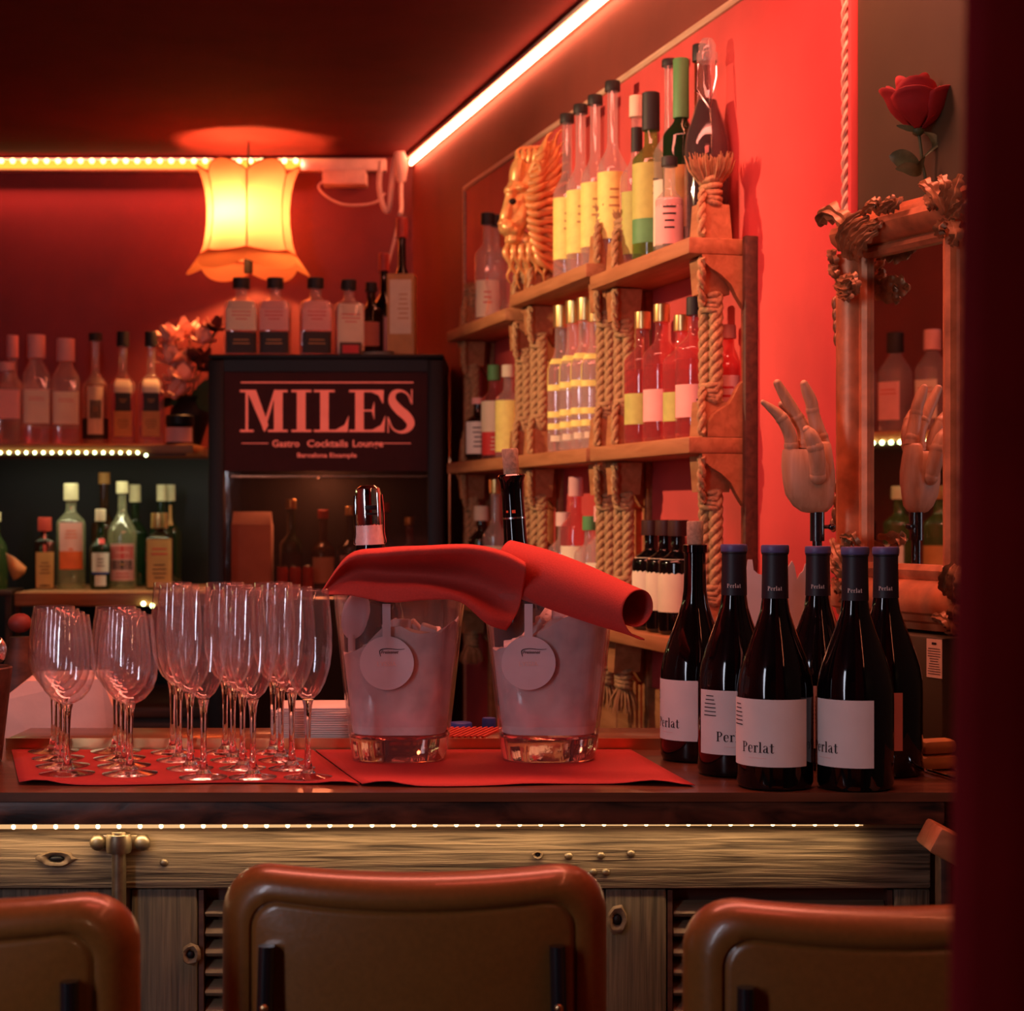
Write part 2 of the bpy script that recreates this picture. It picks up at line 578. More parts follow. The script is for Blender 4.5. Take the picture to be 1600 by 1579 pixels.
# ---------------------------------------------------------------- room shell
struct('floor', MB().box((-1.8, -2.7, -0.08), (2.3, 5.9, 0.0)), M['floor'])
struct('ceiling', MB().box((-1.8, -2.7, CEIL), (2.3, 5.9, CEIL + 0.08)), M['ceil'])
struct('wall_back', MB().box((-1.8, BACK, 0), (-0.2, BACK + 0.1, CEIL)), M['wall'])
struct('wall_left', MB().box((LEFT - 0.1, -2.6, 0), (LEFT, BACK, CEIL)), M['wall'])
struct('wall_front', MB().box((-1.7, -2.7, 0), (2.2, -2.6, CEIL)), M['wall'])
wr = struct('wall_right', MB().box((-5.95, -0.1, 0), (2.76, 0.0, CEIL)), M['redbrown'])
wr.matrix_world = WMAT

sp_far, sp_near = s_of(728, 0.012), s_of(1328, 0.012)
PZ = 2.352
pn = part('wall_panel', MB().box((sp_near, 0.0, 0.12), (sp_far, 0.012, PZ)), M['panel'])
pn['kind'] = 'structure'
pn.matrix_world = WMAT
wn = struct('wall_near', MB().box((-5.9, 0.0005, 0.0), (sp_near - 0.011, 0.004, CEIL - 0.001)), M['olive'])
wn.matrix_world = WMAT
t1 = struct('trim_1', MB().box((sp_near, 0.0, PZ), (sp_far, 0.018, PZ + 0.015), 0.004), M['trim'])
t1.matrix_world = WMAT
t2 = struct('trim_2', MB().box((sp_far, 0.0, 0.12), (sp_far + 0.016, 0.018, PZ + 0.015), 0.004), M['trim'])
t2.matrix_world = WMAT
t3 = struct('trim_3', MB().box((sp_near - 0.010, 0.0, 0.12), (sp_near, 0.016, PZ + 0.015), 0.002), M['panel'])
t3.matrix_world = WMAT

def strands(n, r_helix, r_strand, z0, z1, pitch, seg=7, step=9, ph=0.0, c=(0, 0)):
    mb = MB()
    m = max(4, int((z1 - z0) / pitch * step))
    for k in range(n):
        pts = []
        for i in range(m + 1):
            z = z0 + (z1 - z0) * i / m
            a = ph + 2 * PI * (k / n + (z - z0) / pitch)
            pts.append((c[0] + r_helix * math.cos(a), c[1] + r_helix * math.sin(a), z))
        mb.tube(pts, r_strand, seg)
    return mb

t4 = struct('trim_4', strands(2, 0.0035, 0.0042, 0.30, PZ + 0.015, 0.042, 6, 6, 0, (sp_near + 0.006, 0.0165)), M['rope_trim'])
t4.matrix_world = WMAT

# ---------------------------------------------------------------- LED strips of the room (each carries its own light)
led = lambda r: (lambda: MB().ell((0, 0, 0), (r, r, r), 8, 5))
lz = Z(254, 5.69)
st = thing('led_strip', 'yellow dotted LED strip in a pale rail along the top of the back wall', 'light strip', (0, 5.70, lz))
x1, x0 = X(603, 5.70), LEFT + 0.01
xl = X(470, 5.70)
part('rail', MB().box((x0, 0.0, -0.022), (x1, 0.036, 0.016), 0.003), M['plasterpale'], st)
part('diffuser', MB().box((x0, -0.006, -0.018), (xl, 0.0, 0.008), 0.002), M['led_back_prof'], st)
px = 462
while X(px, 5.69) > x0 + 0.02:
    part('led', led(0.0085), M['led_back'], st, loc=(X(px, 5.69), -0.008, 0.006), key='lb')
    px -= 17.7

la = bpy.data.lights.new('back_led_light', 'AREA')
la.shape = 'RECTANGLE'
la.size = xl - x0
la.size_y = 0.012
la.energy = 13.0
la.color = (1.0, 0.16, 0.10)
lo = bpy.data.objects.new('back_led_light', la)
lo.location = ((xl + x0) / 2, -0.0125, 0.0)
lo.rotation_euler = (R(68), 0, 0)
lo.parent = st
COL.objects.link(lo)
st = thing('led_strip', 'white hot LED strip under the ceiling along the right wall', 'light strip', W(0, 0, 2.562), WROT)
part('rail', MB().box((-3.4, 0.0, -0.006), (2.70, 0.010, 0.010)).box((-3.4, 0.0, 0.0102), (2.70, 0.028, 0.022), 0.002), M['plasterpale'], st)
part('diffuser', MB().box((-3.4, 0.0102, -0.009), (2.70, 0.018, 0.007), 0.003), M['led_right'], st)

# ---------------------------------------------------------------- pendant lamp with a scalloped fabric shade
LD = 5.50
lamp = thing('pendant_lamp', 'glowing scalloped fabric lamp shade hanging above the black fridge', 'lamp', (X(388, LD), LD, Z(430, LD)))
prof = [(0.062, 0.136), (0.10, 0.126), (0.15, 0.1195), (0.20, 0.1185), (0.25, 0.124), (0.29, 0.134), (0.325, 0.149)]
prof = [(z * 1.03, r * 1.035) for z, r in prof]

def shade_r(z):
    for (za, ra), (zb, rb) in zip(prof, prof[1:]):
        if z <= zb:
            t = (z - za) / (zb - za)
            return ra + (rb - ra) * t
    return prof[-1][1]

NP, A0 = 6, R(-84)
def shade_panel(k):
    rows = []
    for i in range(15):
        row = []
        for j in range(11):
            u = j / 10.0
            a = A0 + 2 * PI * (k + u) / NP
            arch = math.sin(PI * u)
            zt = 0.300 + 0.034 * arch
            zb = 0.070 - 0.012 * arch
            z = zb + (zt - zb) * i / 14.0
            r = shade_r(max(prof[0][0], min(z, prof[-1][0]))) * (0.965 + 0.06 * arch)
            if z < prof[0][0]:
                r += (prof[0][0] - z) * 0.6
            row.append(Vector((r * math.cos(a), r * math.sin(a), z)))
        rows.append(row)
    return rows
for k in range(NP):
    rows = shade_panel(k)
    part('shade_panel', MB().grid(rows), M['shade'], lamp, 180)
    part('braid', MB().tube([r[0] for r in rows], 0.0026, 6), M['shadetrim'], lamp)
    part('braid', MB().tube(rows[-1], 0.0022, 6), M['shadetrim'], lamp)
    part('braid', MB().tube(rows[0], 0.0022, 6), M['shadetrim'], lamp)
    fr = []
    for i in range(6):
        row = []
        for j in range(11):
            u = j / 10.0
            a = A0 + 2 * PI * (k + u) / NP
            arch = math.sin(PI * u)
            t = i / 5.0
            z = (0.070 - 0.012 * arch) * (1 - t) + (0.028 - 0.028 * arch) * t
            rt = shade_r(prof[0][0]) * (0.965 + 0.06 * arch) + 0.004
            r = rt + t * (0.030 + 0.010 * arch)
            row.append(Vector((r * math.cos(a), r * math.sin(a), z)))
        fr.append(row)
    part('frill', MB().grid(fr), M['frill'], lamp, 180)
part('socket', MB().lathe([(0.0, 0.0), (0.014, 0.002), (0.015, 0.055), (0.010, 0.075), (0.0, 0.076)], 14), M['black'], lamp, loc=(0, 0, 0.004))
part('bulb', MB().ell((-0.012, -0.02, 0.125), (0.024, 0.024, 0.038)), M['bulb'], lamp)
part('cord', MB().tube([(0, 0, 0.16), (0, 0, CEIL - lamp.location.z)], 0.003, 6), M['black'], lamp)
part('wire_frame', MB().tube([(0.115, 0, 0.24), (0, 0, 0.24), (-0.115, 0, 0.24)], 0.002, 6).tube([(0, 0.115, 0.24), (0, 0, 0.24), (0, -0.115, 0.24)], 0.002, 6), M['black'], lamp)
ld = bpy.data.lights.new('pendant_bulb', 'POINT')
ld.energy = 40.0
ld.color = (1.0, 0.36, 0.105)
ld.shadow_soft_size = 0.04
lo = bpy.data.objects.new('pendant_bulb', ld)
lo.location = (-0.025, -0.05, 0.18)
lo.parent = lamp
COL.objects.link(lo)

# ---------------------------------------------------------------- adapter and cables near the corner
ad = thing('power_adapter', 'pale plastic power adapter with a looped cable under the LED rail', 'adapter', P(540, 278, 5.68))
part('body', MB().box((-0.072, -0.02, -0.022), (0.066, 0.055, 0.022), 0.004), M['plasterpale'], ad)
pts = [(-0.07, 0.0, -0.01), (-0.085, -0.01, -0.03), (-0.06, -0.015, -0.06), (-0.01, -0.015, -0.085), (0.05, -0.015, -0.088), (0.10, -0.015, -0.078), (0.125, -0.01, -0.05)]
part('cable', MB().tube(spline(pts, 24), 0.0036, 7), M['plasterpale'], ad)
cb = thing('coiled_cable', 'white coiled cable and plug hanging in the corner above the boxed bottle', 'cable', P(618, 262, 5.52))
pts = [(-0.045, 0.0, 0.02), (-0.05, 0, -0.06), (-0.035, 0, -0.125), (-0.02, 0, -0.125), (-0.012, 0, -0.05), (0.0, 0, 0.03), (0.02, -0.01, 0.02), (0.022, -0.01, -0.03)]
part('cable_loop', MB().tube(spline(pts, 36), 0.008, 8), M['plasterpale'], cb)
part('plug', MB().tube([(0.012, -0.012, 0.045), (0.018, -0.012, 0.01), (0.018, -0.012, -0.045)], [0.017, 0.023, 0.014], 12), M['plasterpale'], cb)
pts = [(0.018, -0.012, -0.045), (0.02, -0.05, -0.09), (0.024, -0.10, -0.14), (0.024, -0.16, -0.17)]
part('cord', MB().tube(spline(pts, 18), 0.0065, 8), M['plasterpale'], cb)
cd = part('hanging_cord', MB().tube(spline([P(622, 348, 5.28), P(616, 375, 5.26), P(606, 415, 5.24), P(600, 440, 5.24)], 16), 0.004, 7), M['plasterpale'])
tag(cd, 'thin pale cord running down beside the boxed bottle on the fridge', 'cord')

# ---------------------------------------------------------------- back bar: shelves, cabinet
UZ = Z(694, 5.28)
xr = X(302, 5.28)
sh = thing('back_shelf', 'upper back wall shelf with a dotted LED strip under its front edge', 'shelf', (0, 5.28, UZ))
part('board', MB().box((LEFT + 0.002, 0, -0.027), (xr, BACK - 5.28, 0), 0.004), M['shelfwood'], sh)
part('led_tape', MB().box((LEFT + 0.01, -0.003, -0.033), (X(290, 5.28), 0.012, -0.0272)), M['darkbrown'], sh)
px = 215.0
part('led', led(0.0046), M['led_green'], sh, loc=(X(228, 5.275), -0.004, Z(711, 5.275) - UZ), key='lg')
while X(px, 5.275) > LEFT + 0.03:
    part('led', led(0.0046), M['led_green'], sh, loc=(X(px, 5.275), -0.005, Z(707, 5.275) - UZ), key='lg')
    px -= 13.4
LZ = Z(925, 5.16)
lx = X(332, 5.28)
sh = thing('back_shelf', 'lower back wall shelf behind the wine glasses holding green lit bottles', 'shelf', (0, 5.16, LZ))
part('board', MB().box((X(22, 5.16), 0, -0.040), (lx, BACK - 5.16, 0), 0.005), M['shelfwood'], sh)
for q in ((224, 943), (238, 946)):
    part('led', led(0.006), M['led_green'], sh, loc=(X(q[0], 5.15), -0.009, Z(q[1], 5.15) - LZ), key='lg2')
struct('wall_back_shade', MB().box((LEFT + 0.01, BACK - 0.012, 0.90), (X(330, 5.7), BACK - 0.001, UZ - 0.03)), M['black'])  # black sheet added to keep the wall behind the lower shelf dark
la = bpy.data.lights.new('shelf_led_light', 'AREA')
la.shape = 'RECTANGLE'
la.size = 1.5
la.size_y = 0.01
la.energy = 2.6
la.color = (1.0, 0.95, 0.58)
lo = bpy.data.objects.new('shelf_led_light', la)
lo.location = (LEFT + 0.80, 0.122, UZ - LZ - 0.036)
lo.rotation_euler = (R(12), 0, 0)
lo.parent = sh
COL.objects.link(lo)
cab = thing('back_cabinet', 'dark back bar cabinet standing under the lower back shelf', 'cabinet', ((LEFT + lx) / 2, 5.42, 0))
hw = (lx - LEFT) / 2 - 0.004
part('body', MB().box((-hw, -0.24, 0.0), (hw, 0.31, 0.86), 0.004), M['darkbrown'], cab)
part('worktop', MB().box((-hw, -0.27, 0.86), (hw, 0.31, 0.89), 0.004), M['darkbrown'], cab)
for k in range(2):
    dr = part('door', MB().box((-hw + 0.03 + k * hw, -0.262, 0.08), (-0.02 + k * hw, -0.24, 0.83), 0.004), M['darkbrown'], cab)
    part('handle', MB().tube([(-0.07 + k * 0.17, -0.275, 0.55), (-0.07 + k * 0.17, -0.275, 0.68)], 0.006, 8), M['steel'], dr)

# side shelves on the left wall (seen in the gilded mirror)
for nm, z, lab in (('side_shelf', UZ + 0.012, 'upper shelf on the left wall seen in the gilded mirror'), ('side_shelf', LZ + 0.03, 'lower shelf on the left wall seen in the gilded mirror')):
    sh = thing(nm, lab, 'shelf', (LEFT, 3.6, z))
    part('board', MB().box((0.0, -0.65, -0.027), (0.46, 0.62, 0), 0.004), M['shelfwood'], sh)
    if z > 1.5:
        for k in range(46):
            part('led', led(0.006), M['led_green'], sh, loc=(0.465, -0.62 + k * 0.027, -0.030), key='lg3')

# ---------------------------------------------------------------- black fridge with the MILES sign
FD = 4.85
fx0, fx1 = X(325, FD), X(693, FD)
fz = Z(553, FD)
fcx = (fx0 + fx1) / 2
hw = (fx1 - fx0) / 2
fr = thing('bar_fridge', 'tall black bar fridge with a glass door and a red lettered sign', 'fridge', (fcx, FD, 0))
part('side_panel', MB().box((-hw, 0.035, 0), (-hw + 0.03, 0.415, fz), 0.003), M['black'], fr)
part('side_panel', MB().box((hw - 0.03, 0.035, 0), (hw, 0.415, fz), 0.003), M['black'], fr)
part('back_panel', MB().box((-hw + 0.03, 0.39, 0), (hw - 0.03, 0.415, fz)), M['black'], fr)
part('top_panel', MB().box((-hw, 0.0, fz - 0.012), (hw, 0.415, fz), 0.003), M['black'], fr)
part('base_panel', MB().box((-hw + 0.03, 0.035, 0.0), (hw - 0.03, 0.39, 0.25)), M['black'], fr)
fs = [Z(932, FD + 0.1), Z(742, FD + 0.1)]
for z in fs:
    mb = MB()
    for k in range(15):
        xx = -hw + 0.035 + (2 * hw - 0.07) * k / 14
        mb.tube([(xx, 0.06, z - 0.004), (xx, 0.385, z - 0.004)], 0.0025, 5)
    mb.tube([(-hw + 0.031, 0.06, z - 0.004), (hw - 0.031, 0.06, z - 0.004)], 0.004, 6)
    part('wire_shelf', mb, M['steel'], fr)
dz0, dz1 = 0.28, fz - 0.015
gx0, gx1 = X(350, FD) - fcx, X(668, FD) - fcx
gz1, gzm = Z(580, FD), Z(736, FD)
door = part('door', MB().box((-hw, 0, dz0), (gx0, 0.034, dz1), 0.004).box((gx1, 0, dz0), (hw, 0.034, dz1), 0.004)
            .box((gx0, 0, gz1), (gx1, 0.034, dz1)).box((gx0, 0, dz0), (gx1, 0.034, dz0 + 0.06)), M['black'], fr)
part('pane', MB().box((gx0, 0.012, dz0 + 0.06), (gx1, 0.016, gzm)), M['fridgeglass'], door)
part('sign_panel', MB().box((gx0, 0.006, gzm), (gx1, 0.020, gz1)), M['signpanel'], door)
part('handle', MB().tube([(hw - 0.022, -0.012, 0.8), (hw - 0.022, -0.022, 0.95), (hw - 0.022, -0.012, 1.1)], 0.007, 8), M['black'], door)
fl = bpy.data.lights.new('fridge_fill', 'POINT')  # unseen light added so the fridge contents show
fl.energy = 2.0
fl.color = (1.0, 0.40, 0.20)
fl.shadow_soft_size = 0.05
flo = bpy.data.objects.new('fridge_fill', fl)
flo.location = (-0.05, 0.20, gzm - 0.02)
flo.parent = fr
COL.objects.link(flo)

# flat lettering ---------------------------------------------------
def strip2(pts, ws):
    v, f = [], []
    n = len(pts)
    for i in range(n):
        a, b = pts[max(0, i - 1)], pts[min(n - 1, i + 1)]
        dx, dy = b[0] - a[0], b[1] - a[1]
        L = math.hypot(dx, dy) or 1
        nx, ny = -dy / L, dx / L
        w = ws[i] / 2
        v += [(pts[i][0] + nx * w, pts[i][1] + ny * w), (pts[i][0] - nx * w, pts[i][1] - ny * w)]
    for i in range(n - 1):
        f.append([2 * i, 2 * i + 1, 2 * i + 3, 2 * i + 2])
    return v, f

def spl2(pts, ws, n):
    q = spline([(p[0], p[1], w) for p, w in zip(pts, ws)], n)
    return [(p.x, p.y) for p in q], [p.z for p in q]

class Flat:
    def bar(s, x0, y0, x1, y1, n=8):
        for i in range(n):
            s.rect(x0 + (x1 - x0) * i / n, y0, x0 + (x1 - x0) * (i + 1) / n, y1)

    def __init__(s):
        s.v, s.f = [], []

    def poly(s, p):
        o = len(s.v)
        s.v += p
        s.f.append(list(range(o, o + len(p))))

    def rect(s, x0, y0, x1, y1):
        s.poly([(x0, y0), (x1, y0), (x1, y1), (x0, y1)])

    def stroke(s, pts, ws, n=20):
        a, b = spl2(pts, ws, n)
        v, f = strip2(a, b)
        o = len(s.v)
        s.v += v
        s.f += [[i + o for i in q] for q in f]

    def add(s, v, f, dx=0, dy=0, k=1.0):
        o = len(s.v)
        s.v += [(p[0] * k + dx, p[1] * k + dy) for p in v]
        s.f += [[i + o for i in q] for q in f]

def text2d(txt, height, bold=0.0, shear=0.0, spacing=1.0):
    """the built-in font as flat polygons, centred, with the given cap height"""
    cu = bpy.data.curves.new('lettering', 'FONT')
    cu.body = txt
    cu.size = 1.0
    cu.offset = bold
    cu.shear = shear
    cu.space_character = spacing
    cu.resolution_u = 3
    o = bpy.data.objects.new('lettering', cu)
    COL.objects.link(o)
    bpy.context.view_layer.update()
    me = bpy.data.meshes.new_from_object(o.evaluated_get(bpy.context.evaluated_depsgraph_get()))
    v = [(p.co.x, p.co.y) for p in me.vertices]
    f = [list(p.vertices) for p in me.polygons]
    bpy.data.objects.remove(o)
    bpy.data.curves.remove(cu)
    bpy.data.meshes.remove(me)
    k = height / 0.7
    cx = (min(p[0] for p in v) + max(p[0] for p in v)) / 2
    return [((p[0] - cx) * k, p[1] * k) for p in v], f

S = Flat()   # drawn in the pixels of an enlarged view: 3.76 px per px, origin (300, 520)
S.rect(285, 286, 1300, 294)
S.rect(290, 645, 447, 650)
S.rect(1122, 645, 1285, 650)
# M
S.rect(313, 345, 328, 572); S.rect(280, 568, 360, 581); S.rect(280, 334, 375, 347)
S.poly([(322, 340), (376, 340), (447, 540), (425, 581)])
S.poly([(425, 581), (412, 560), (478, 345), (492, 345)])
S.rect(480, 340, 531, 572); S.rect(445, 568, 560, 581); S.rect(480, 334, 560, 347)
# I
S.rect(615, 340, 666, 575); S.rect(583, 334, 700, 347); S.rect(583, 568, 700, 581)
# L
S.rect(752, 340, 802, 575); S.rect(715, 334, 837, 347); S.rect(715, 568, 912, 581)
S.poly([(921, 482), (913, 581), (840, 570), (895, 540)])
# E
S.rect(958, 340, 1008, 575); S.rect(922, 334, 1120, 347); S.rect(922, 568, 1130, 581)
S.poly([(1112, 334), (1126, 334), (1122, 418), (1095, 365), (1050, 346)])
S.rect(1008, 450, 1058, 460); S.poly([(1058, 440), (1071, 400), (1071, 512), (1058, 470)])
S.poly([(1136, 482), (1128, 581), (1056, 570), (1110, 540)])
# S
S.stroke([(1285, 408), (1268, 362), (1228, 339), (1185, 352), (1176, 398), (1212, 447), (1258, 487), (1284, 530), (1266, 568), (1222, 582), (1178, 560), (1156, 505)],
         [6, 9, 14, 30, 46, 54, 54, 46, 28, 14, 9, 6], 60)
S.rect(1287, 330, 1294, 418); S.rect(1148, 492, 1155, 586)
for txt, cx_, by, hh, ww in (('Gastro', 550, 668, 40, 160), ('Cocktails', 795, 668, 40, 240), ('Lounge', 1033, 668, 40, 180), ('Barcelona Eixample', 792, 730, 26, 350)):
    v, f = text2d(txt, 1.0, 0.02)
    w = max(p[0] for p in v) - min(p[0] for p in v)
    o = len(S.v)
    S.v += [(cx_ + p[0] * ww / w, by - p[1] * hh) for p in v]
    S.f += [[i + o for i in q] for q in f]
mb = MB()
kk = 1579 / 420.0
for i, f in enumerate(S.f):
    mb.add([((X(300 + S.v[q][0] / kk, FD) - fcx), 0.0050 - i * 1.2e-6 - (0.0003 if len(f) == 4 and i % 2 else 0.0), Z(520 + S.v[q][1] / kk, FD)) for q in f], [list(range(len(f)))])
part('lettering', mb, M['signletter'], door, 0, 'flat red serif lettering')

# ---------------------------------------------------------------- bottles
KIND = {   # body end, shoulder end, neck radius factor, shoulder power, lip
    'bordeaux': (0.60, 0.70, 0.36, 1.0),
    'burgundy': (0.46, 0.74, 0.34, 1.25),
    'spirit': (0.62, 0.74, 0.36, 0.8),
    'square': (0.66, 0.76, 0.36, 0.75),
    'squat': (0.60, 0.80, 0.42, 0.8),
    'longneck': (0.52, 0.66, 0.33, 1.0),
    'slim': (0.55, 0.70, 0.50, 0.9),
    'round': (0.50, 0.72, 0.30, 0.7),
    'cone': (0.50, 0.84, 0.36, 1.05),
}

def bottle_prof(kind, H, Rb):
    hb, hs, rn, pw = KIND[kind]
    rn = max(rn * Rb, 0.011)
    p = [(0.0, 0.002), (Rb * 0.82, 0.0), (Rb * 0.96, 0.003), (Rb, 0.010), (Rb, hb * H * 0.5), (Rb, hb * H)]
    for i in range(1, 8):
        t = i / 7.0
        r = rn + (Rb - rn) * (0.5 + 0.5 * math.cos(PI * t)) ** pw
        p.append((r, (hb + (hs - hb) * t) * H))
    p += [(rn * 0.97, H * (hs + 0.5 * (0.96 - hs))), (rn, H * 0.955), (rn * 1.16, H * 0.958), (rn * 1.16, H * 0.982), (rn * 0.95, H * 0.985)]
    return p, rn

def prof_r(p, z):
    for a, b in zip(p, p[1:]):
        if a[1] <= z <= b[1] and b[1] > a[1]:
            t = (z - a[1]) / (b[1] - a[1])
            return a[0] + (b[0] - a[0]) * t
    return p[-1][0]

def wrap(R0, sq, a):
    if sq:
        f = 1.0 / (abs(math.cos(a)) ** sq + abs(math.sin(a)) ** sq) ** (1.0 / sq)
        return R0 * f
    return R0

def label_mb(p, sq, z0, z1, a0, a1, off=0.0007, n=18):
    rows = []
    for i in range(4):
        z = z0 + (z1 - z0) * i / 3
        row = []
        for j in range(n + 1):
            a = R(a0) + (R(a1) - R(a0)) * j / n - PI / 2
            r = wrap(prof_r(p, z) + off, sq, a)
            row.append(Vector((r * math.cos(a), r * math.sin(a), z)))
        rows.append(row)
    return MB().grid(rows)

def label_text_mb(p, sq, flat_v, flat_f, uc, zc, off=0.0012):
    mb = MB()
    vv = []
    for u, v in flat_v:
        z = zc + v
        r = prof_r(p, z) + off
        a = -PI / 2 + (uc + u) / r
        r = wrap(r, sq, a)
        vv.append((r * math.cos(a), r * math.sin(a), z))
    return mb.add(vv, flat_f)

LINES = {}
def text_lines(rows, w, h):
    """a little block of fine print: thin bars of uneven length"""
    k = (rows, round(w, 4), round(h, 4))
    fl = Flat()
    rnd = random.Random(rows * 31 + int(w * 1000))
    for i in range(rows):
        y = h / 2 - h * (i + 0.5) / rows
        ww = w * rnd.uniform(0.6, 1.0)
        fl.bar(-ww / 2, y - h / rows * 0.13, ww / 2, y + h / rows * 0.13)
    return fl

def bottle(pos, H, Rb, label, kind='spirit', glass='clear', cap=('black', 0.10, 1.0), labels=(), liquid=None, rot=0.0, sq=0,
           group=None, name='spirit_bottle', cat='bottle', seg=20, neck_label=None, marks=()):
    """labels: (z0, z1, material, a0, a1) in fractions of H and degrees; faces the camera, turned by rot"""
    x, y, z = pos
    face = math.atan2(y, x) - PI / 2 + R(rot)
    t = thing(name, label, cat, (x, y, z), face, group)
    p, rn = bottle_prof(kind, H, Rb)
    key = (kind, round(H, 3), round(Rb, 4), sq, seg)
    hs = KIND[kind][1]
    pq = [(q[0], q[1], 1.0 if q[1] <= KIND[kind][0] * H + 1e-6 else max(0.0, 1 - (q[1] / H - KIND[kind][0]) / (hs - KIND[kind][0] + 1e-6))) for q in p] + [(0.0, H * 0.985, 0.0)]
    part('glass', lambda: MB().lathe(pq, seg, sq), M[glass], t, 50, key=key)
    if cap:
        cm, cf, cr = cap
        rc = rn * 1.22 * cr
        zc = H * (1 - cf)
        part('cap', lambda: MB().lathe([(0.0, zc), (rc, zc), (rc * 1.02, zc + 0.002), (rc, H * 0.995), (rc * 0.9, H), (0.0, H)], 16), M[cm], t, 40, key=key + cap)
    for (z0, z1, lm, a0, a1) in labels:
        part('label', lambda: label_mb(p, sq, z0 * H, z1 * H, a0, a1), M[lm], t, 50, key=key + (z0, z1, a0, a1))
    for (zc_, uc_, rows, w, h, mm) in marks:
        fl = text_lines(rows, w, h)
        part('print', lambda: label_text_mb(p, sq, fl.v, fl.f, uc_, zc_ * H, 0.0011), M[mm], t, 0, key=key + (zc_, uc_, rows, w, h))
    if liquid:
        lv, lm = liquid
        lp = [(0.0, 0.006)] + [(max(0.004, q[0] * 0.93 - 0.001), q[1] + 0.003, q[2]) for q in pq[2:-5] if q[1] < lv * H]
        rr = max(0.004, prof_r(p, lv * H) * 0.93 - 0.001)
        qq = 1.0 if lv <= KIND[kind][0] else 0.0
        lp += [(rr, lv * H, qq), (0.0, lv * H, qq)]
        part('liquid', lambda: MB().lathe(lp, seg, sq), M[lm], t, 50, key=key + (lv, lm))
    return t

M['amber_liquid'] = glassy('amber_liquid', (0.70, 0.34, 0.12), 0.12, (1, .55, .2))
M['pink_liquid'] = glassy('pink_liquid', (0.90, 0.40, 0.40), 0.12, (1, .35, .35))
M['clear_liquid'] = glassy('clear_liquid', (0.97, 0.95, 0.94), 0.06, (1, .9, .9))

# upper back shelf ------------------------------------------------
def on(px, D, z):
    return (X(px, D), D, z)
bz = UZ
k_ = lambda top, D, z: Z(top, D) - z
bottle(on(20, 5.55, bz), k_(524, 5.55, bz), 0.040, 'clear bottle with a cream capsule in the back row, leftmost on the upper back shelf', 'longneck', 'clearhazy', ('pink', 0.20, 1.1))
bottle(on(10, 5.40, bz), k_(566, 5.40, bz), 0.046, 'short square clear bottle with a pale stopper at the left end of its shelf', 'square', 'clearhazy', ('pink', 0.10, 1.2), [(0.32, 0.66, 'pink', -42, 42)], (0.30, 'amber_liquid'), sq=5)
bottle(on(50, 5.66, bz), k_(530, 5.66, bz), 0.030, 'slim bottle with a dark stopper peeping out behind the first square gin bottle', 'longneck', 'clearhazy', ('blacklabel', 0.06, 1.0))
for i, (px, tp) in enumerate(((57, 523), (103, 529))):
    bottle(on(px, 5.42, bz), k_(tp, 5.42, bz), 0.042,
           ('square clear gin bottle with a broad cream label, beside the short square bottle', 'square clear gin bottle with a broad cream label, beside the black based bottle')[i],
           'squat', 'clearhazy', ('pink', 0.21, 1.25), [(0.20, 0.50, 'cream', -44, 44)], (0.16, 'pink_liquid'), sq=6, group='square gin bottles', marks=((0.42, 0, 2, 0.05, 0.014, 'redlabel'),))
bottle(on(149, 5.42, bz), k_(520, 5.42, bz), 0.038, 'dark based bottle with a white picture label and black ball stopper', 'longneck', 'clearhazy', ('blacklabel', 0.07, 1.3),
       [(0.06, 0.24, 'blacklabel', -88, 88), (0.10, 0.52, 'cream', -36, 36), (0.24, 0.40, 'blacklabel', -26, 26)], (0.55, 'amber_liquid'), marks=((0.32, 0, 2, 0.018, 0.014, 'amberlabel'),))
for i, px in enumerate((192, 236)):
    bottle(on(px, 5.43, bz), k_(518, 5.43, bz), 0.040,
           ('clear whisky bottle with black cap and dark label square, left of the pair', 'clear whisky bottle with black cap and dark label square, right of the pair')[i],
           'longneck', 'clearhazy', ('blacklabel', 0.13, 1.15), [(0.08, 0.30, 'amberlabel', -34, 34), (0.46, 0.58, 'cream', -34, 34), (0.30, 0.46, 'blacklabel', -30, 30)], (0.60, 'pink_liquid'), group='black capped whisky bottles', sq=4,
           marks=((0.39, 0, 2, 0.024, 0.014, 'amberlabel'), (0.19, 0, 4, 0.034, 0.03, 'ink')))
jr = thing('jar', 'small jar with a black lid and pale label at the right end of the shelf', 'jar', on(281, 5.34, bz))
part('glass', MB().lathe([(0.0, 0.001), (0.038, 0.0), (0.041, 0.004), (0.041, 0.055), (0.036, 0.062), (0.0, 0.062)], 24), M['brownglass'], jr)
part('lid', MB().lathe([(0.0, 0.060), (0.0415, 0.060), (0.042, 0.064), (0.042, 0.086), (0.039, 0.089), (0.0, 0.089)], 24), M['black'], jr)
part('label', label_mb([(0.041, 0.0), (0.041, 0.06)], 0, 0.008, 0.052, -70, 70), M['pink'], jr)

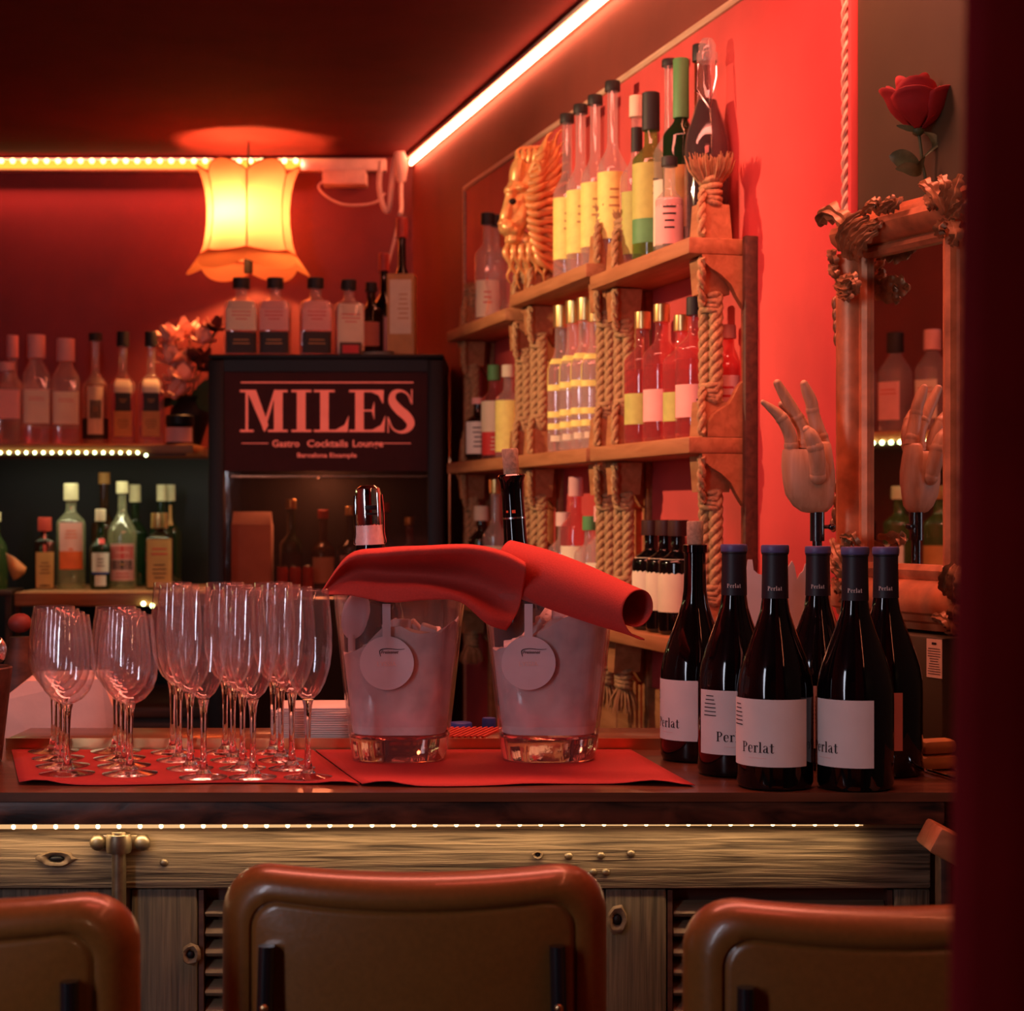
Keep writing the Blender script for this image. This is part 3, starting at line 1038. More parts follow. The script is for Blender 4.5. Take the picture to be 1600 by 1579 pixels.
# bouquet in a dark vase -------------------------------------------
vz = thing('flower_vase', 'dark vase of pale and dark silk flowers beside the fridge', 'flowers', on(296, 5.52, bz))
part('vase', MB().lathe([(0.0, 0.0), (0.032, 0.0), (0.036, 0.01), (0.062, 0.09), (0.056, 0.12), (0.040, 0.14), (0.046, 0.155), (0.0, 0.155)], 20), M['black'], vz)
def blossom(c, r, mat, nm, n=9, seed=0):
    rnd = random.Random(seed)
    mb = MB()
    for k in range(n):
        a = 2 * PI * k / n + rnd.uniform(-.2, .2)
        el = rnd.uniform(-0.2, 1.0)
        d = Vector((math.cos(a) * math.cos(el), math.sin(a) * math.cos(el), math.sin(el)))
        s = d.cross(Vector((0, 0, 1)))
        s = s.normalized() if s.length > 1e-3 else Vector((1, 0, 0))
        u = s.cross(d)
        rows = []
        for i in range(4):
            t = i / 3.0
            w = r * 0.45 * math.sin(PI * (0.15 + 0.75 * t))
            rows.append([Vector(c) + d * r * t + s * w * q + u * (r * 0.25 * t * t - abs(q) * r * 0.12) for q in (-1, 0, 1)])
        mb.grid(rows)
    mb.ell(c, (r * 0.25,) * 3, 8, 5)
    return mb
bl = [(-0.058, -0.02, 0.290, 0.048, 'flowerpale'), (-0.045, -0.05, 0.325, 0.055, 'flowerpale'), (0.0, 0.0, 0.345, 0.06, 'flowerpale'), (0.045, -0.02, 0.325, 0.05, 'flowerpale'),
      (-0.035, -0.06, 0.255, 0.06, 'flowerpale'), (-0.01, -0.075, 0.20, 0.058, 'flowerpale'), (0.04, -0.06, 0.26, 0.055, 'flowerdark'), (0.075, -0.03, 0.235, 0.05, 'flowerdark'),
      (0.085, -0.03, 0.36, 0.045, 'flowerdark'), (-0.03, -0.085, 0.155, 0.055, 'flowerpale')]
for i, (a, b, c, r, mt) in enumerate(bl):
    f = part('blossom', blossom((a, b, c), r, mt, 'b', 11, i), M[mt], vz, 60)
    part('flower_stem', MB().tube(spline([(a, b, c - 0.01), (a * 0.5, b * 0.5, 0.5 * (c + 0.15)), (a * 0.2, b * 0.2, 0.14)], 8), 0.002, 5), M['stemgreen'], vz)
for i, (a, b, c) in enumerate(((-0.09, -0.05, 0.11), (0.08, -0.07, 0.10), (0.10, -0.05, 0.17))):
    rows = []
    for j in range(5):
        t = j / 4
        w = 0.028 * math.sin(PI * min(1, t * 0.9 + 0.08))
        rows.append([Vector((a * t * 1.1 + q * w * 0.3, b * t - 0.01, 0.15 + (c - 0.15) * t + 0.02 * math.sin(PI * t) + q * w)) for q in (-1, 0, 1)])
    part('leaf', MB().grid(rows), M['stemgreen'], vz, 60)

# lower back shelf --------------------------------------------------
bz = LZ
bottle(on(70, 5.36, bz), k_(808, 5.36, bz), 0.030, 'small dark bottle with a dripping red wax cap and tan label', 'square', 'brownglass', ('redcap', 0.19, 1.5),
       [(0.02, 0.52, 'amberlabel', -42, 42), (0.52, 0.80, 'redcap', -8, 8)], sq=6, marks=((0.3, 0, 4, 0.03, 0.04, 'ink'),))
bottle(on(111, 5.38, bz), k_(755, 5.38, bz), 0.043, 'large clear liqueur bottle with a pale cap and orange label', 'spirit', 'palegreen', ('palecap', 0.16, 1.15),
       [(0.36, 0.63, 'pink', -50, 50), (0.19, 0.36, 'orange', -50, 50)], (0.6, 'clear_liquid'), marks=((0.52, 0, 3, 0.045, 0.03, 'orange'), (0.38, 0, 1, 0.016, 0.02, 'orange')))
bottle(on(157, 5.34, bz), k_(795, 5.34, bz), 0.031, 'small green herbal liqueur bottle with a white label and red dot', 'longneck', 'darkgreen', ('cream', 0.15, 1.15),
       [(0.22, 0.46, 'white', -50, 50), (0.195, 0.22, 'bluecap', -50, 50), (0.05, 0.18, 'white', -30, 30)], marks=((0.60, 0.004, 1, 0.022, 0.06, 'redlabel'), (0.34, 0, 3, 0.03, 0.03, 'ink')))
bottle(on(163, 5.57, bz), k_(738, 5.57, bz), 0.040, 'tall amber bottle with a glass stopper standing behind the green bottle', 'longneck', 'amberglass', ('amberlabel', 0.10, 1.1))
bottle(on(191, 5.405, bz), k_(752, 5.405, bz), 0.043, 'big green bottle with a round bulge and a red picture label', 'round', 'palegreen', ('palecap', 0.11, 1.15),
       [(0.08, 0.42, 'pink', -52, 52), (0.28, 0.40, 'redlabel', -46, 46), (0.18, 0.27, 'blacklabel', -44, 44)], (0.45, 'clear_liquid'), marks=((0.34, 0, 1, 0.05, 0.014, 'pink'), (0.23, 0, 1, 0.02, 0.016, 'amberlabel'), (0.13, 0, 2, 0.05, 0.02, 'redlabel')))
bottle(on(211, 5.56, bz), k_(757, 5.56, bz), 0.038, 'green bottle with a pale cap half hidden behind the round green bottle', 'longneck', 'darkgreen', ('palecap', 0.17, 1.15))
bottle(on(252, 5.55, bz), k_(757, 5.55, bz), 0.036, 'pale capped bottle behind the square amber one, left of two', 'longneck', 'darkgreen', ('palecap', 0.16, 1.0))
bottle(on(266, 5.60, bz), k_(757, 5.60, bz), 0.036, 'pale capped bottle behind the square amber one, right of two', 'longneck', 'darkgreen', ('palecap', 0.16, 1.1), [(0.60, 0.80, 'amberlabel', -20, 20)])
bottle(on(249, 5.36, bz), k_(801, 5.36, bz), 0.041, 'dark square bottle with a gold cap and large amber label', 'square', 'brownglass', ('copper_cap', 0.20, 1.4),
       [(0.03, 0.66, 'amberlabel', -43, 43)], sq=6, marks=((0.50, 0, 2, 0.05, 0.03, 'redlabel'), (0.24, 0, 4, 0.045, 0.05, 'ink')))
bottle(on(-6, 5.38, bz), k_(800, 5.38, bz), 0.034, 'green glass bottle cut by the left edge of the picture behind the counter', 'round', 'greenglass', ('palecap', 0.12, 1.1))
sb = thing('side_table_stand', 'small dark stand carrying the green bottle at the left edge', 'stand', (X(-6, 5.38), 5.38, 0.895))
part('top', MB().box((-0.06, -0.06, LZ - 0.895 - 0.018), (0.062, 0.08, LZ - 0.895), 0.003), M['darkbrown'], sb)
for sx in (-0.05, 0.05):
    part('leg', MB().box((sx - 0.008, -0.05, 0), (sx + 0.008, -0.034, LZ - 0.895 - 0.018)).box((sx - 0.008, 0.05, 0), (sx + 0.008, 0.066, LZ - 0.895 - 0.018)), M['darkbrown'], sb)
nk = part('folded_napkin', MB().grid(patch([[P(10, 864, 5.05), P(22, 872, 5.02), P(40, 888, 5.05)], [P(14, 885, 5.0), P(24, 889, 4.99), P(38, 893, 5.02)], [P(22, 906, 5.0), P(27, 903, 5.0), P(34, 897, 5.03)]], 8, 8)), M['amberlabel'], None, 60)
so = nk.modifiers.new('thickness', 'SOLIDIFY')
so.thickness = 0.004
tag(nk, 'tan folded cloth with a pointed corner left of the red capped bottle', 'cloth')

# on the fridge ----------------------------------------------------
bz = fz
D = 5.02
for i, (px, tp, w, lm, band) in enumerate(((377, 434, 50, 'cream', 1), (430, 434, 48, 'pink', 1), (493, 434, 48, 'pink', 1), (545, 437, 44, 'cream', 0))):
    bottle(on(px, D, bz), k_(tp, D, bz), w / 2 / F * D * 1.07,
           ('square whisky bottle with a pale label under the lamp, leftmost on the fridge', 'square whisky bottle with a pink label, second from the left on the fridge',
            'square whisky bottle with a pink label and light streak, third on the fridge', 'square whisky bottle with a tall pale label, fourth on the fridge')[i],
           'square', 'clearhazy', ('blacklabel', 0.13, 1.15), ([(0.34, 0.70, lm, -43, 43), (0.06, 0.32, 'blacklabel', -43, 43)] if band else [(0.02, 0.68, lm, -43, 43)]), (0.6, 'amber_liquid'), sq=6, rot=(0, -4, 5, 8)[i], group='square whisky bottles on the fridge',
           marks=(((0.52, 0, 3, 0.05, 0.03, 'redlabel'), (0.2, 0, 2, 0.05, 0.02, 'amberlabel')) if band else ((0.5, 0, 3, 0.05, 0.03, 'redlabel'),)))
bottle(on(580, 5.15, bz), k_(441, 5.15, bz), 0.036, 'brown glass bottle with a dark cap behind the fourth whisky bottle', 'spirit', 'brownglass', ('blacklabel', 0.12, 1.1), [(0.2, 0.5, 'pink', -40, 40)])
bottle(on(600, 5.19, bz), k_(396, 5.19, bz), 0.034, 'dark wine bottle with a red capsule behind the boxed bottle', 'longneck', 'blackglass', ('redcap', 0.16, 1.15), [(0.10, 0.42, 'pink', -60, 60)], name='wine_bottle')
bb = thing('boxed_bottle', 'tall dark bottle with a red capsule standing in a tan cardboard box', 'bottle', on(628, 5.06, bz), R(-3))
bh = k_(340, 5.06, bz)
p_, rn_ = bottle_prof('longneck', bh, 0.030)
part('glass', MB().lathe([(q[0], q[1] + 0.004) for q in p_[:-3]] + [(0, bh * 0.95)], 18), M['blackglass'], bb)
part('capsule', MB().lathe([(0, bh * 0.86), (0.0165, bh * 0.86), (0.0165, bh * 0.995), (0.014, bh), (0, bh)], 16), M['redcap'], bb)
xh = k_(430, 5.06, bz)
part('box', MB().box((-0.038, -0.036, 0), (0.038, -0.034, xh)).box((-0.038, 0.034, 0), (0.038, 0.036, xh)).box((-0.038, -0.034, 0), (-0.036, 0.034, xh)).box((0.036, -0.034, 0), (0.038, 0.034, xh)).box((-0.036, -0.034, 0), (0.036, 0.034, 0.003)), M['amberlabel'], bb)
part('label', MB().box((-0.030, -0.0372, xh * 0.30), (0.030, -0.0361, xh * 0.93)), M['cream'], bb)
fl_ = text_lines(6, 0.035, 0.08)
part('print', MB().add([(q[0] + 0.008, -0.0376, xh * 0.62 + q[1]) for q in fl_.v], fl_.f), M['amberlabel'], bb, 0)
bx = thing('carton', 'small dark carton in front of the fourth whisky bottle on the fridge', 'box', on(548, 4.93, bz), R(4))
part('body', MB().box((-0.030, -0.02, 0), (0.030, 0.025, 0.038), 0.002), M['darkbrown'], bx)
part('label', MB().box((-0.022, -0.0212, 0.008), (0.022, -0.0201, 0.030)), M['redlabel'], bx)
tr = thing('small_dish', 'pale shallow dish at the foot of the boxed bottle', 'dish', on(590, 4.95, bz))
part('bowl', MB().lathe([(0, 0.001), (0.028, 0), (0.032, 0.003), (0.044, 0.012), (0.042, 0.013), (0.028, 0.005), (0, 0.005)], 24), M['cream'], tr)
part('rim', MB().lathe([(0.0425, 0.0112), (0.0445, 0.0115), (0.0445, 0.0145), (0.0425, 0.0142), (0.0425, 0.0112)], 24), M['blacklabel'], tr)

# inside the fridge ---------------------------------------------------
bz = fs[0]
ct = thing('drink_carton', 'tall pale carton standing inside the fridge on the left', 'carton', (X(392, FD + 0.14), FD + 0.17, bz), R(4))
part('body', MB().box((-0.055, -0.05, 0), (0.055, 0.05, 0.20), 0.003), M['palebag'], ct)
part('gable', MB().prism([(-0.05, 0.2), (0.05, 0.2), (0.0, 0.235)], 0.106, Matrix.Translation((-0.053, 0, 0)) @ Matrix.Rotation(PI / 2, 4, 'Z') @ Matrix.Rotation(PI / 2, 4, 'X')), M['palebag'], ct)
for i, (px, H, Rb, g, lm) in enumerate(((455, 0.27, 0.032, 'darkgreen', 'blacklabel'), (505, 0.24, 0.035, 'amberglass', 'cream'), (548, 0.25, 0.034, 'brownglass', 'pink'), (600, 0.26, 0.036, 'amberglass', 'amberlabel'), (640, 0.22, 0.032, 'pinkglass', 'redlabel'))):
    bottle(on(px, FD + 0.16 + 0.02 * (i % 2), bz), H, Rb, ('dark green bottle inside the fridge right of the pale carton', 'amber bottle with a cream label inside the fridge, left of centre',
           'brown bottle with a pink label inside the fridge behind the silver stopper', 'amber bottle with a tan label inside the fridge, right of centre', 'pink bottle with a red label inside the fridge at the far right')[i],
           'longneck', g, ('redcap' if i % 2 else 'copper_cap', 0.1, 1.1), [(0.15, 0.45, lm, -55, 55)])
for i, px in enumerate((440, 460, 480)):
    cn = thing('drink_can', 'red drink can on the fridge wire shelf, ' + ('left of three', 'middle of three', 'right of three')[i], 'can', (X(px, FD + 0.08), FD + 0.10, bz), 0, 'red cans in the fridge')
    part('body', MB().lathe([(0, 0.001), (0.013, 0), (0.0155, 0.006), (0.0155, 0.075), (0.0125, 0.082), (0, 0.082)], 16), M['redcap'], cn, key='can')
    part('lid', MB().lathe([(0, 0.082), (0.0125, 0.082), (0.0128, 0.085), (0.0105, 0.0835), (0, 0.0835)], 16), M['steel'], cn, key='canlid')

# bottles on the left wall shelves, seen in the mirror ------------------
bz = UZ + 0.012
side = [(3.28, 'pink', 'cream', 'redcap'), (3.39, 'clearhazy', 'cream', 'pink'), (3.50, 'blackglass', 'amberlabel', 'redcap'), (3.61, 'clearhazy', 'cream', 'pink'), (3.72, 'clearhazy', 'pink', 'blacklabel'), (3.83, 'clearhazy', 'cream', 'pink'), (3.94, 'pinkglass', 'cream', 'redcap')]
where = ('nearest to the bar', 'second from the bar', 'third from the bar', 'fourth from the bar', 'fifth from the bar', 'sixth from the bar', 'farthest from the bar')
for i, (yy, g, lm, cp) in enumerate(side):
    t = bottle((LEFT + 0.38, yy, bz), 0.265, 0.036, ('square bottle with a broad label on the upper left wall shelf, ' + where[i]), 'squat' if i != 2 else 'bordeaux', 'pinkglass' if g == 'pink' else g, (cp, 0.2, 1.2),
               [(0.12, 0.50, lm, -44, 44)], sq=6 if i != 2 else 0, group='bottles on the upper left wall shelf', marks=((0.4, 0, 2, 0.05, 0.02, 'redlabel'),))
    t.rotation_euler = (0, 0, PI / 2)
bz = LZ + 0.03
for i, (yy, g, lm, cp) in enumerate(((3.25, 'greenglass', 'cream', 'palecap'), (3.37, 'greenglass', 'cream', 'redcap'), (3.49, 'darkgreen', 'white', 'palecap'), (3.60, 'greenglass', 'amberlabel', 'copper_cap'), (3.72, 'greenglass', 'white', 'palecap'), (3.84, 'brownglass', 'pink', 'blacklabel'))):
    t = bottle((LEFT + 0.36, yy, bz), 0.27, 0.042, ('green lit bottle on the lower left wall shelf, ' + where[i]), 'spirit', g, (cp, 0.13, 1.15), [(0.12, 0.42, lm, -46, 46)], group='bottles on the lower left wall shelf')
    t.rotation_euler = (0, 0, PI / 2)

# ---------------------------------------------------------------- rope shelves on the red panel
SD = 0.135                      # shelf depth
PD = 0.012                      # face of the red panel
u3a, u3b = s_of(1076, SD), s_of(921, SD)
u2a, u2b = s_of(915, SD), s_of(796, SD)
u1a, u1b = s_of(789, SD), s_of(698, SD)
ZM, ZB = 1.580, 1.228
TOP = {3: 1.923, 2: 1.953, 1: 1.928}
TH = 0.029

def trapezoid(wt, wb, z0, z1, dep):
    """block: width wb at z0, wt at z1"""
    v = []
    for z, w in ((z0, wb), (z1, wt)):
        v += [(-w / 2, -dep / 2, z), (w / 2, -dep / 2, z), (w / 2, dep / 2, z), (-w / 2, dep / 2, z)]
    return MB().add(v, [[3, 2, 1, 0], [4, 5, 6, 7], [0, 1, 5, 4], [1, 2, 6, 5], [2, 3, 7, 6], [3, 0, 4, 7]])

def collar(z0, n, r, rr):
    mb = MB()
    for i in range(n):
        z = z0 + i * rr * 1.7
        pts = [(r * math.cos(2 * PI * k / 14), 0.75 * r * math.sin(2 * PI * k / 14), z + rr * 0.5 * math.sin(2 * PI * k / 14 + i)) for k in range(15)]
        mb.tube(pts, rr, 6, False)
    return mb

def tuft_mb(z0, h, r, n=60, seed=1):
    rnd = random.Random(seed)
    mb = MB()
    for k in range(n):
        a = rnd.uniform(0, 2 * PI)
        q = rnd.uniform(0.1, 1.0)
        e = Vector((math.cos(a) * r * q, math.sin(a) * r * q, z0 + h * rnd.uniform(0.7, 1.05)))
        b = Vector((math.cos(a) * r * 0.4 * q, math.sin(a) * r * 0.4 * q, z0))
        m = (b + e) / 2 + Vector((math.cos(a), math.sin(a), 0)) * r * 0.12
        mb.tube([b, m, e], [0.0024, 0.002, 0.0009], 4)
    return mb

def rope_column(parent, s, z0, z1, tag_):
    """post between two boards: block, binding, twin twisted ropes, binding, block"""
    L = round(z1 - z0, 3)
    d = 0.078
    post = part('rope_post', lambda: collar(0.064, 4, 0.020, 0.0055), M['rope'], parent, 60, loc=(s, d, z0), key='post')
    part('binding', lambda: collar(L - 0.094, 4, 0.020, 0.0055), M['rope'], post, 60, key=('bind', L))
    part('block', lambda: trapezoid(0.036, 0.062, 0.0, 0.062, 0.055), M['shelfwood'], post, 30, key='blk0')
    part('block', lambda: trapezoid(0.062, 0.036, L - 0.066, L - 0.003, 0.055), M['shelfwood'], post, 30, key=('blk1', L))
    for q in (-0.0125, 0.0125):
        part('rope', lambda: strands(3, 0.0062, 0.0072, 0.060, L - 0.064, 0.055), M['rope'], post, 60, loc=(q, q * 0.4, 0), key=('rope', L))
    tie = [(-0.034, 0.030, 0.004), (-0.032, 0.030, 0.035), (-0.022, 0.026, 0.062), (-0.014, 0.020, 0.085)]
    part('rope_tie', lambda: twist(spline(tie, 14)), M['rope'], post, 60, key='tie0')
    tie2 = [(-0.034, 0.030, L - 0.006), (-0.032, 0.030, L - 0.035), (-0.022, 0.026, L - 0.062), (-0.014, 0.020, L - 0.085)]
    part('rope_tie', lambda: twist(spline(tie2, 14)), M['rope'], post, 60, key=('tie1', L))
    return post

def twist(pts):
    mb = MB()
    n = len(pts)
    for k in range(2):
        q = []
        for i, p in enumerate(pts):
            a = PI * k + i * 0.9
            q.append(p + Vector((math.cos(a) * 0.004, math.sin(a) * 0.004, 0)))
        mb.tube(q, 0.0048, 6)
    return mb

def ogee(flip, M_):
    """bracket outline in (d, z): flat along the board, curving back to the wall"""
    pts = [(0.0, 0.0), (0.098, 0.0), (0.095, -0.012), (0.080, -0.024), (0.062, -0.034), (0.044, -0.050), (0.032, -0.072), (0.020, -0.090), (0.0, -0.094)]
    if flip:
        pts = [(0.0, 0.0), (0.088, 0.0), (0.086, 0.020), (0.076, 0.038), (0.062, 0.048), (0.048, 0.056), (0.038, 0.072), (0.030, 0.088), (0.020, 0.098), (0.0, 0.100)]
    return MB().prism(pts, 0.016, M_)

OG = lambda s: Matrix(((0, 0, 1, s), (1, 0, 0, PD), (0, 1, 0, 0), (0, 0, 0, 1)))   # (d, z) outline extruded along s

def unit(num, sa, sb, label, lev_bottom=True):
    t = thing('rope_shelf', label, 'shelf', W(0, 0, 0.62), WROT)
    oz = 0.62
    zt = TOP[num]
    for z in (zt, ZM, ZB):
        part('shelf_board', MB().box((sa, PD, z - TH - oz), (sb, SD, z - oz), 0.004), M['shelfwood'], t)
    # uprights against the panel
    for s in (sa + 0.008, sb - 0.030):
        part('upright', MB().box((s, PD, 0.0), (s + 0.022, PD + 0.014, zt - TH - oz), 0.002), M['shelfwood'], t)
    if num == 3:
        part('upright', MB().box((sa - 0.014, PD, 0.0), (sa - 0.0005, PD + 0.024, zt + 0.004 - oz), 0.002), M['darkbrown'], t)
    for s in (sa + 0.001, sb - 0.020):
        for z in (zt, ZM, ZB):
            b = part('bracket', ogee(False, OG(s)), M['shelfwood'], t, 30, loc=(0, 0, z - TH - oz))
    if num == 3:
        part('end_guard', ogee(True, OG(sa + 0.001)), M['shelfwood'], t, 30, loc=(0, 0, ZM - oz))
    for s in (sa + 0.040, sb - 0.045):
        rope_column(t, s, ZM - oz, zt - TH - oz, 'u')
        rope_column(t, s, ZB - oz, ZM - TH - oz, 'l')
        stub = part('rope_stub', lambda: collar(0.064, 5, 0.020, 0.006), M['rope'], t, 60, loc=(s, 0.078, zt - oz), key='stub')
        part('block', lambda: trapezoid(0.036, 0.062, 0.0, 0.062, 0.055), M['shelfwood'], stub, 30, key='blk0')
        if num == 3 and s < sa + 0.1:
            part('tuft', lambda: tuft_mb(0.100, 0.050, 0.046, 170), M['tuft'], stub, 60, key='tuft')
        else:
            part('tuft', lambda: tuft_mb(0.105, 0.022, 0.026, 60, 4), M['tuft'], stub, 60, key='tuft3')
        part('rope_tie', lambda: twist(spline([(-0.034, 0.030, 0.004), (-0.032, 0.030, 0.035), (-0.022, 0.026, 0.062), (-0.014, 0.020, 0.085)], 14)), M['rope'], stub, 60, key='tie0')
        st_ = part('rope_end', lambda: collar(-0.095, 4, 0.018, 0.006), M['rope'], t, 60, loc=(s, 0.078, ZB - TH - oz), key='stub2')
        part('block', lambda: trapezoid(0.062, 0.036, -0.066, -0.001, 0.055), M['shelfwood'], st_, 30, key='blk2')
        part('tuft', lambda: tuft_mb(0.0, -0.05, 0.032, 60, 3), M['tuft'], st_, 60, loc=(0, 0, -0.098), key='tuft2')
    n = 4
    for k in range(n):
        s0 = sa + (sb - sa) * k / n
        part('back_plank', MB().box((s0 + 0.001, PD, 0.0), (s0 + (sb - sa) / n - 0.001, PD + 0.007 + 0.002 * (k % 2), ZB - TH - 0.10 - oz), 0.002), M['shelfwood'], t)
    return t

unit(3, u3a, u3b, 'warm wooden rope shelf nearest the mirror, on the red panel')
unit(2, u2a, u2b, 'warm wooden rope shelf in the middle, holding four yellow labelled bottles')
unit(1, u1a, u1b, 'warm wooden rope shelf farthest away, beside the black fridge')

def wb(px, d, z, H, Rb, label, **kw):
    s = s_of(px, d)
    w = W(s, d, z)
    return bottle((w.x, w.y, z), H, Rb, label, **kw)

def ztop(px, py, d):
    return Z(py, D_of(px, d))

# top boards
t3, t2_, t1_ = TOP[3], TOP[2], TOP[1]
for i, (px, tp) in enumerate(((886, 178), (907, 163), (930, 149), (957, 127))):
    wb(px, 0.065, t2_, ztop(px, tp, 0.065) - t2_, 0.031,
       ('tall clear bottle with a yellow label beside the gold lion mask', 'tall clear bottle with a yellow label, second from the gold lion mask', 'tall clear bottle with a yellow label, third from the gold lion mask', 'tallest clear bottle with a yellow label, behind the rope tuft')[i],
       kind='longneck', glass='clearhazy', cap=('blacklabel', 0.055, 1.2), labels=[(0.14, 0.50, 'yellow', -75, 75)], liquid=(0.5, 'clear_liquid'), group='tall yellow labelled bottles', marks=((0.36, 0.004, 3, 0.03, 0.05, 'amberlabel'),))
    px
wb(995, 0.055, t3, ztop(995, 150, 0.055) - t3, 0.034, 'bottle with a white capsule at the left of the nearest top board', kind='longneck', glass='clearhazy', cap=('cream', 0.12, 1.1),
   labels=[(0.68, 0.82, 'blacklabel', -80, 80), (0.10, 0.45, 'lime', -60, 60)])
wb(1017, 0.070, t3, ztop(1017, 145, 0.070) - t3, 0.036, 'green bottle with a black capsule and green banded label on the top board', kind='bordeaux', glass='greenglass', cap=('blacklabel', 0.22, 1.1),
   labels=[(0.12, 0.26, 'greenlabel', -75, 75), (0.26, 0.58, 'lime', -75, 75)], marks=((0.44, 0.010, 3, 0.016, 0.04, 'ink'),))
wb(1047, 0.045, t3, ztop(1047, 93, 0.045) - t3, 0.033, 'tall clear bottle with a dark cap and white label on the nearest top board', kind='longneck', glass='clearhazy', cap=('blacklabel', 0.035, 1.2),
   labels=[(0.08, 0.40, 'cream', -70, 70)], marks=((0.24, 0, 4, 0.03, 0.06, 'amberlabel'),))
wb(1046, 0.105, t3, 0.17, 0.026, 'small clear bottle with a pink label at the front edge of the nearest top board', kind='longneck', glass='clearhazy', cap=('blacklabel', 0.10, 1.1), labels=[(0.06, 0.55, 'pink', -75, 75)], marks=((0.34, 0, 4, 0.026, 0.05, 'ink'),))
wb(1064, 0.056, t3, ztop(1064, 92, 0.056) - t3, 0.034, 'tall dark green wine bottle beside the swing top flask', kind='bordeaux', glass='darkgreen', cap=('greenlabel', 0.30, 1.0), name='wine_bottle', labels=[(0.14, 0.45, 'amberlabel', -60, 60)])
wb(1094, 0.028, t3, ztop(1094, 70, 0.028) - t3, 0.020, 'slender brown bottle hidden behind the swing top flask', kind='longneck', glass='amberglass', cap=('blacklabel', 0.08, 1.1), name='wine_bottle')
fl_t = wb(1105, 0.052, t3, ztop(1105, 82, 0.052) - t3, 0.041, 'clear swing top flask of dark red liquid behind the big rope tuft', kind='cone', glass='clear', cap=('clearhazy', 0.05, 1.05), liquid=(0.755, 'sangria'), name='swing_top_flask', cat='flask')
H_ = ztop(1105, 82, 0.052) - t3
part('clasp', MB().tube([(-0.016, -0.018, H_ * 0.93), (-0.020, -0.022, H_ * 0.80), (0.004, -0.026, H_ * 0.70), (0.016, -0.020, H_ * 0.86), (0.016, -0.014, H_ * 0.95)], 0.0014, 6), M['chrome'], fl_t)
part('stopper', MB().lathe([(0, H_), (0.015, H_), (0.016, H_ + 0.012), (0.010, H_ + 0.024), (0, H_ + 0.025)], 14), M['clearhazy'], fl_t)
wb(762, 0.060, t1_, ztop(762, 333, 0.060) - t1_, 0.034, 'clear bottle with a black cap at the far left of the top rope shelf', kind='spirit', glass='clearhazy', cap=('blacklabel', 0.10, 1.2), labels=[(0.08, 0.40, 'cream', -60, 60)], marks=((0.25, 0, 3, 0.03, 0.04, 'redlabel'),))
wb(775, 0.035, t1_, ztop(775, 336, 0.035) - t1_, 0.030, 'clear bottle with a black cap standing behind the far left one', kind='spirit', glass='clearhazy', cap=('blacklabel', 0.10, 1.2))
dec = thing('decanter', 'faceted pale glass decanter under the chin of the gold lion', 'decanter', W(s_of(782, 0.085), 0.085, t1_), WROT)
part('body', MB().lathe([(0, 0.001), (0.034, 0.0), (0.038, 0.01), (0.030, 0.05), (0.038, 0.09), (0.028, 0.118), (0.015, 0.128), (0.017, 0.140), (0, 0.140)], 8), M['acrylic'], dec, 10)
part('stopper', MB().ell((0, 0, 0.158), (0.017, 0.017, 0.019), 8, 5), M['acrylic'], dec, 10)

# middle boards
for i, (px, tp, H0) in enumerate(((878, 477, 0), (897, 470, 0), (915, 465, 0), (932, 468, 0))):
    wb(px, 0.066, ZM, ztop(px, tp, 0.066) - ZM, 0.032,
       ('embossed clear tequila bottle with a tall gold cap, leftmost of the row', 'embossed clear tequila bottle with a tall gold cap, second of the row', 'embossed clear tequila bottle with a tall gold cap, third of the row', 'embossed clear tequila bottle half hidden behind the rope post')[i],
       kind='slim', glass='clearhazy', cap=('copper_cap', 0.15, 1.0), labels=[(0.42, 0.46, 'yellow', -70, 70), (0.60, 0.635, 'yellow', -70, 70), (0.42, 0.635, 'yellow', -70, -55), (0.42, 0.635, 'yellow', 55, 70), (0.16, 0.20, 'yellow', -60, 60), (0.24, 0.28, 'yellow', -60, 60), (0.08, 0.12, 'cream', -40, 40)],
       liquid=(0.62, 'clear_liquid'), sq=4, group='embossed tequila bottles')
for i, (px, tp, lm) in enumerate(((1004, 487, 'lime'), (1034, 475, 'pink'), (1066, 492, 'lime'), (1086, 464, 'pink'))):
    wb(px, 0.075, ZM, ztop(px, tp, 0.075) - ZM, 0.036,
       ('pink gin bottle with a yellow green label at the left of its row', 'pink gin bottle with a pink label between two green labelled ones', 'pink gin bottle with a yellow green label next to the thick rope post', 'pink gin bottle with a pink label half behind the thick rope post')[i],
       kind='spirit', glass='pinkglass', cap=('copper_cap' if i != 3 else 'blacklabel', 0.13, 1.0), labels=[(0.15, 0.38, lm, -72, 72)], liquid=(0.56, 'pink_liquid'), group='pink gin bottles', marks=((0.27, 0.012, 3, 0.02, 0.04, 'ink'),))
wb(1136, 0.038, ZM, 0.20, 0.024, 'pale pink bottle standing behind the thick rope post by the upright', kind='spirit', glass='pinkglass', cap=('pink', 0.12, 1.2), labels=[(0.12, 0.55, 'pink', -70, 70)], marks=((0.33, 0, 4, 0.026, 0.06, 'redlabel'),))
wb(747, 0.085, ZM, 0.165, 0.034, 'stout bottle with a white label at the far left of the middle rope shelf', kind='spirit', glass='brownglass', cap=('pink', 0.10, 1.1), labels=[(0.12, 0.62, 'white', -62, 62)], marks=((0.38, 0, 5, 0.03, 0.06, 'ink'),))
wb(772, 0.060, ZM, 0.245, 0.034, 'bottle with a tall pale label and maroon band near the far rope post', kind='spirit', glass='pinkglass', cap=('greenlabel', 0.16, 1.1), labels=[(0.30, 0.62, 'cream', -70, 70), (0.06, 0.30, 'redlabel', -60, 60)], marks=((0.18, 0, 4, 0.02, 0.04, 'cream'),))
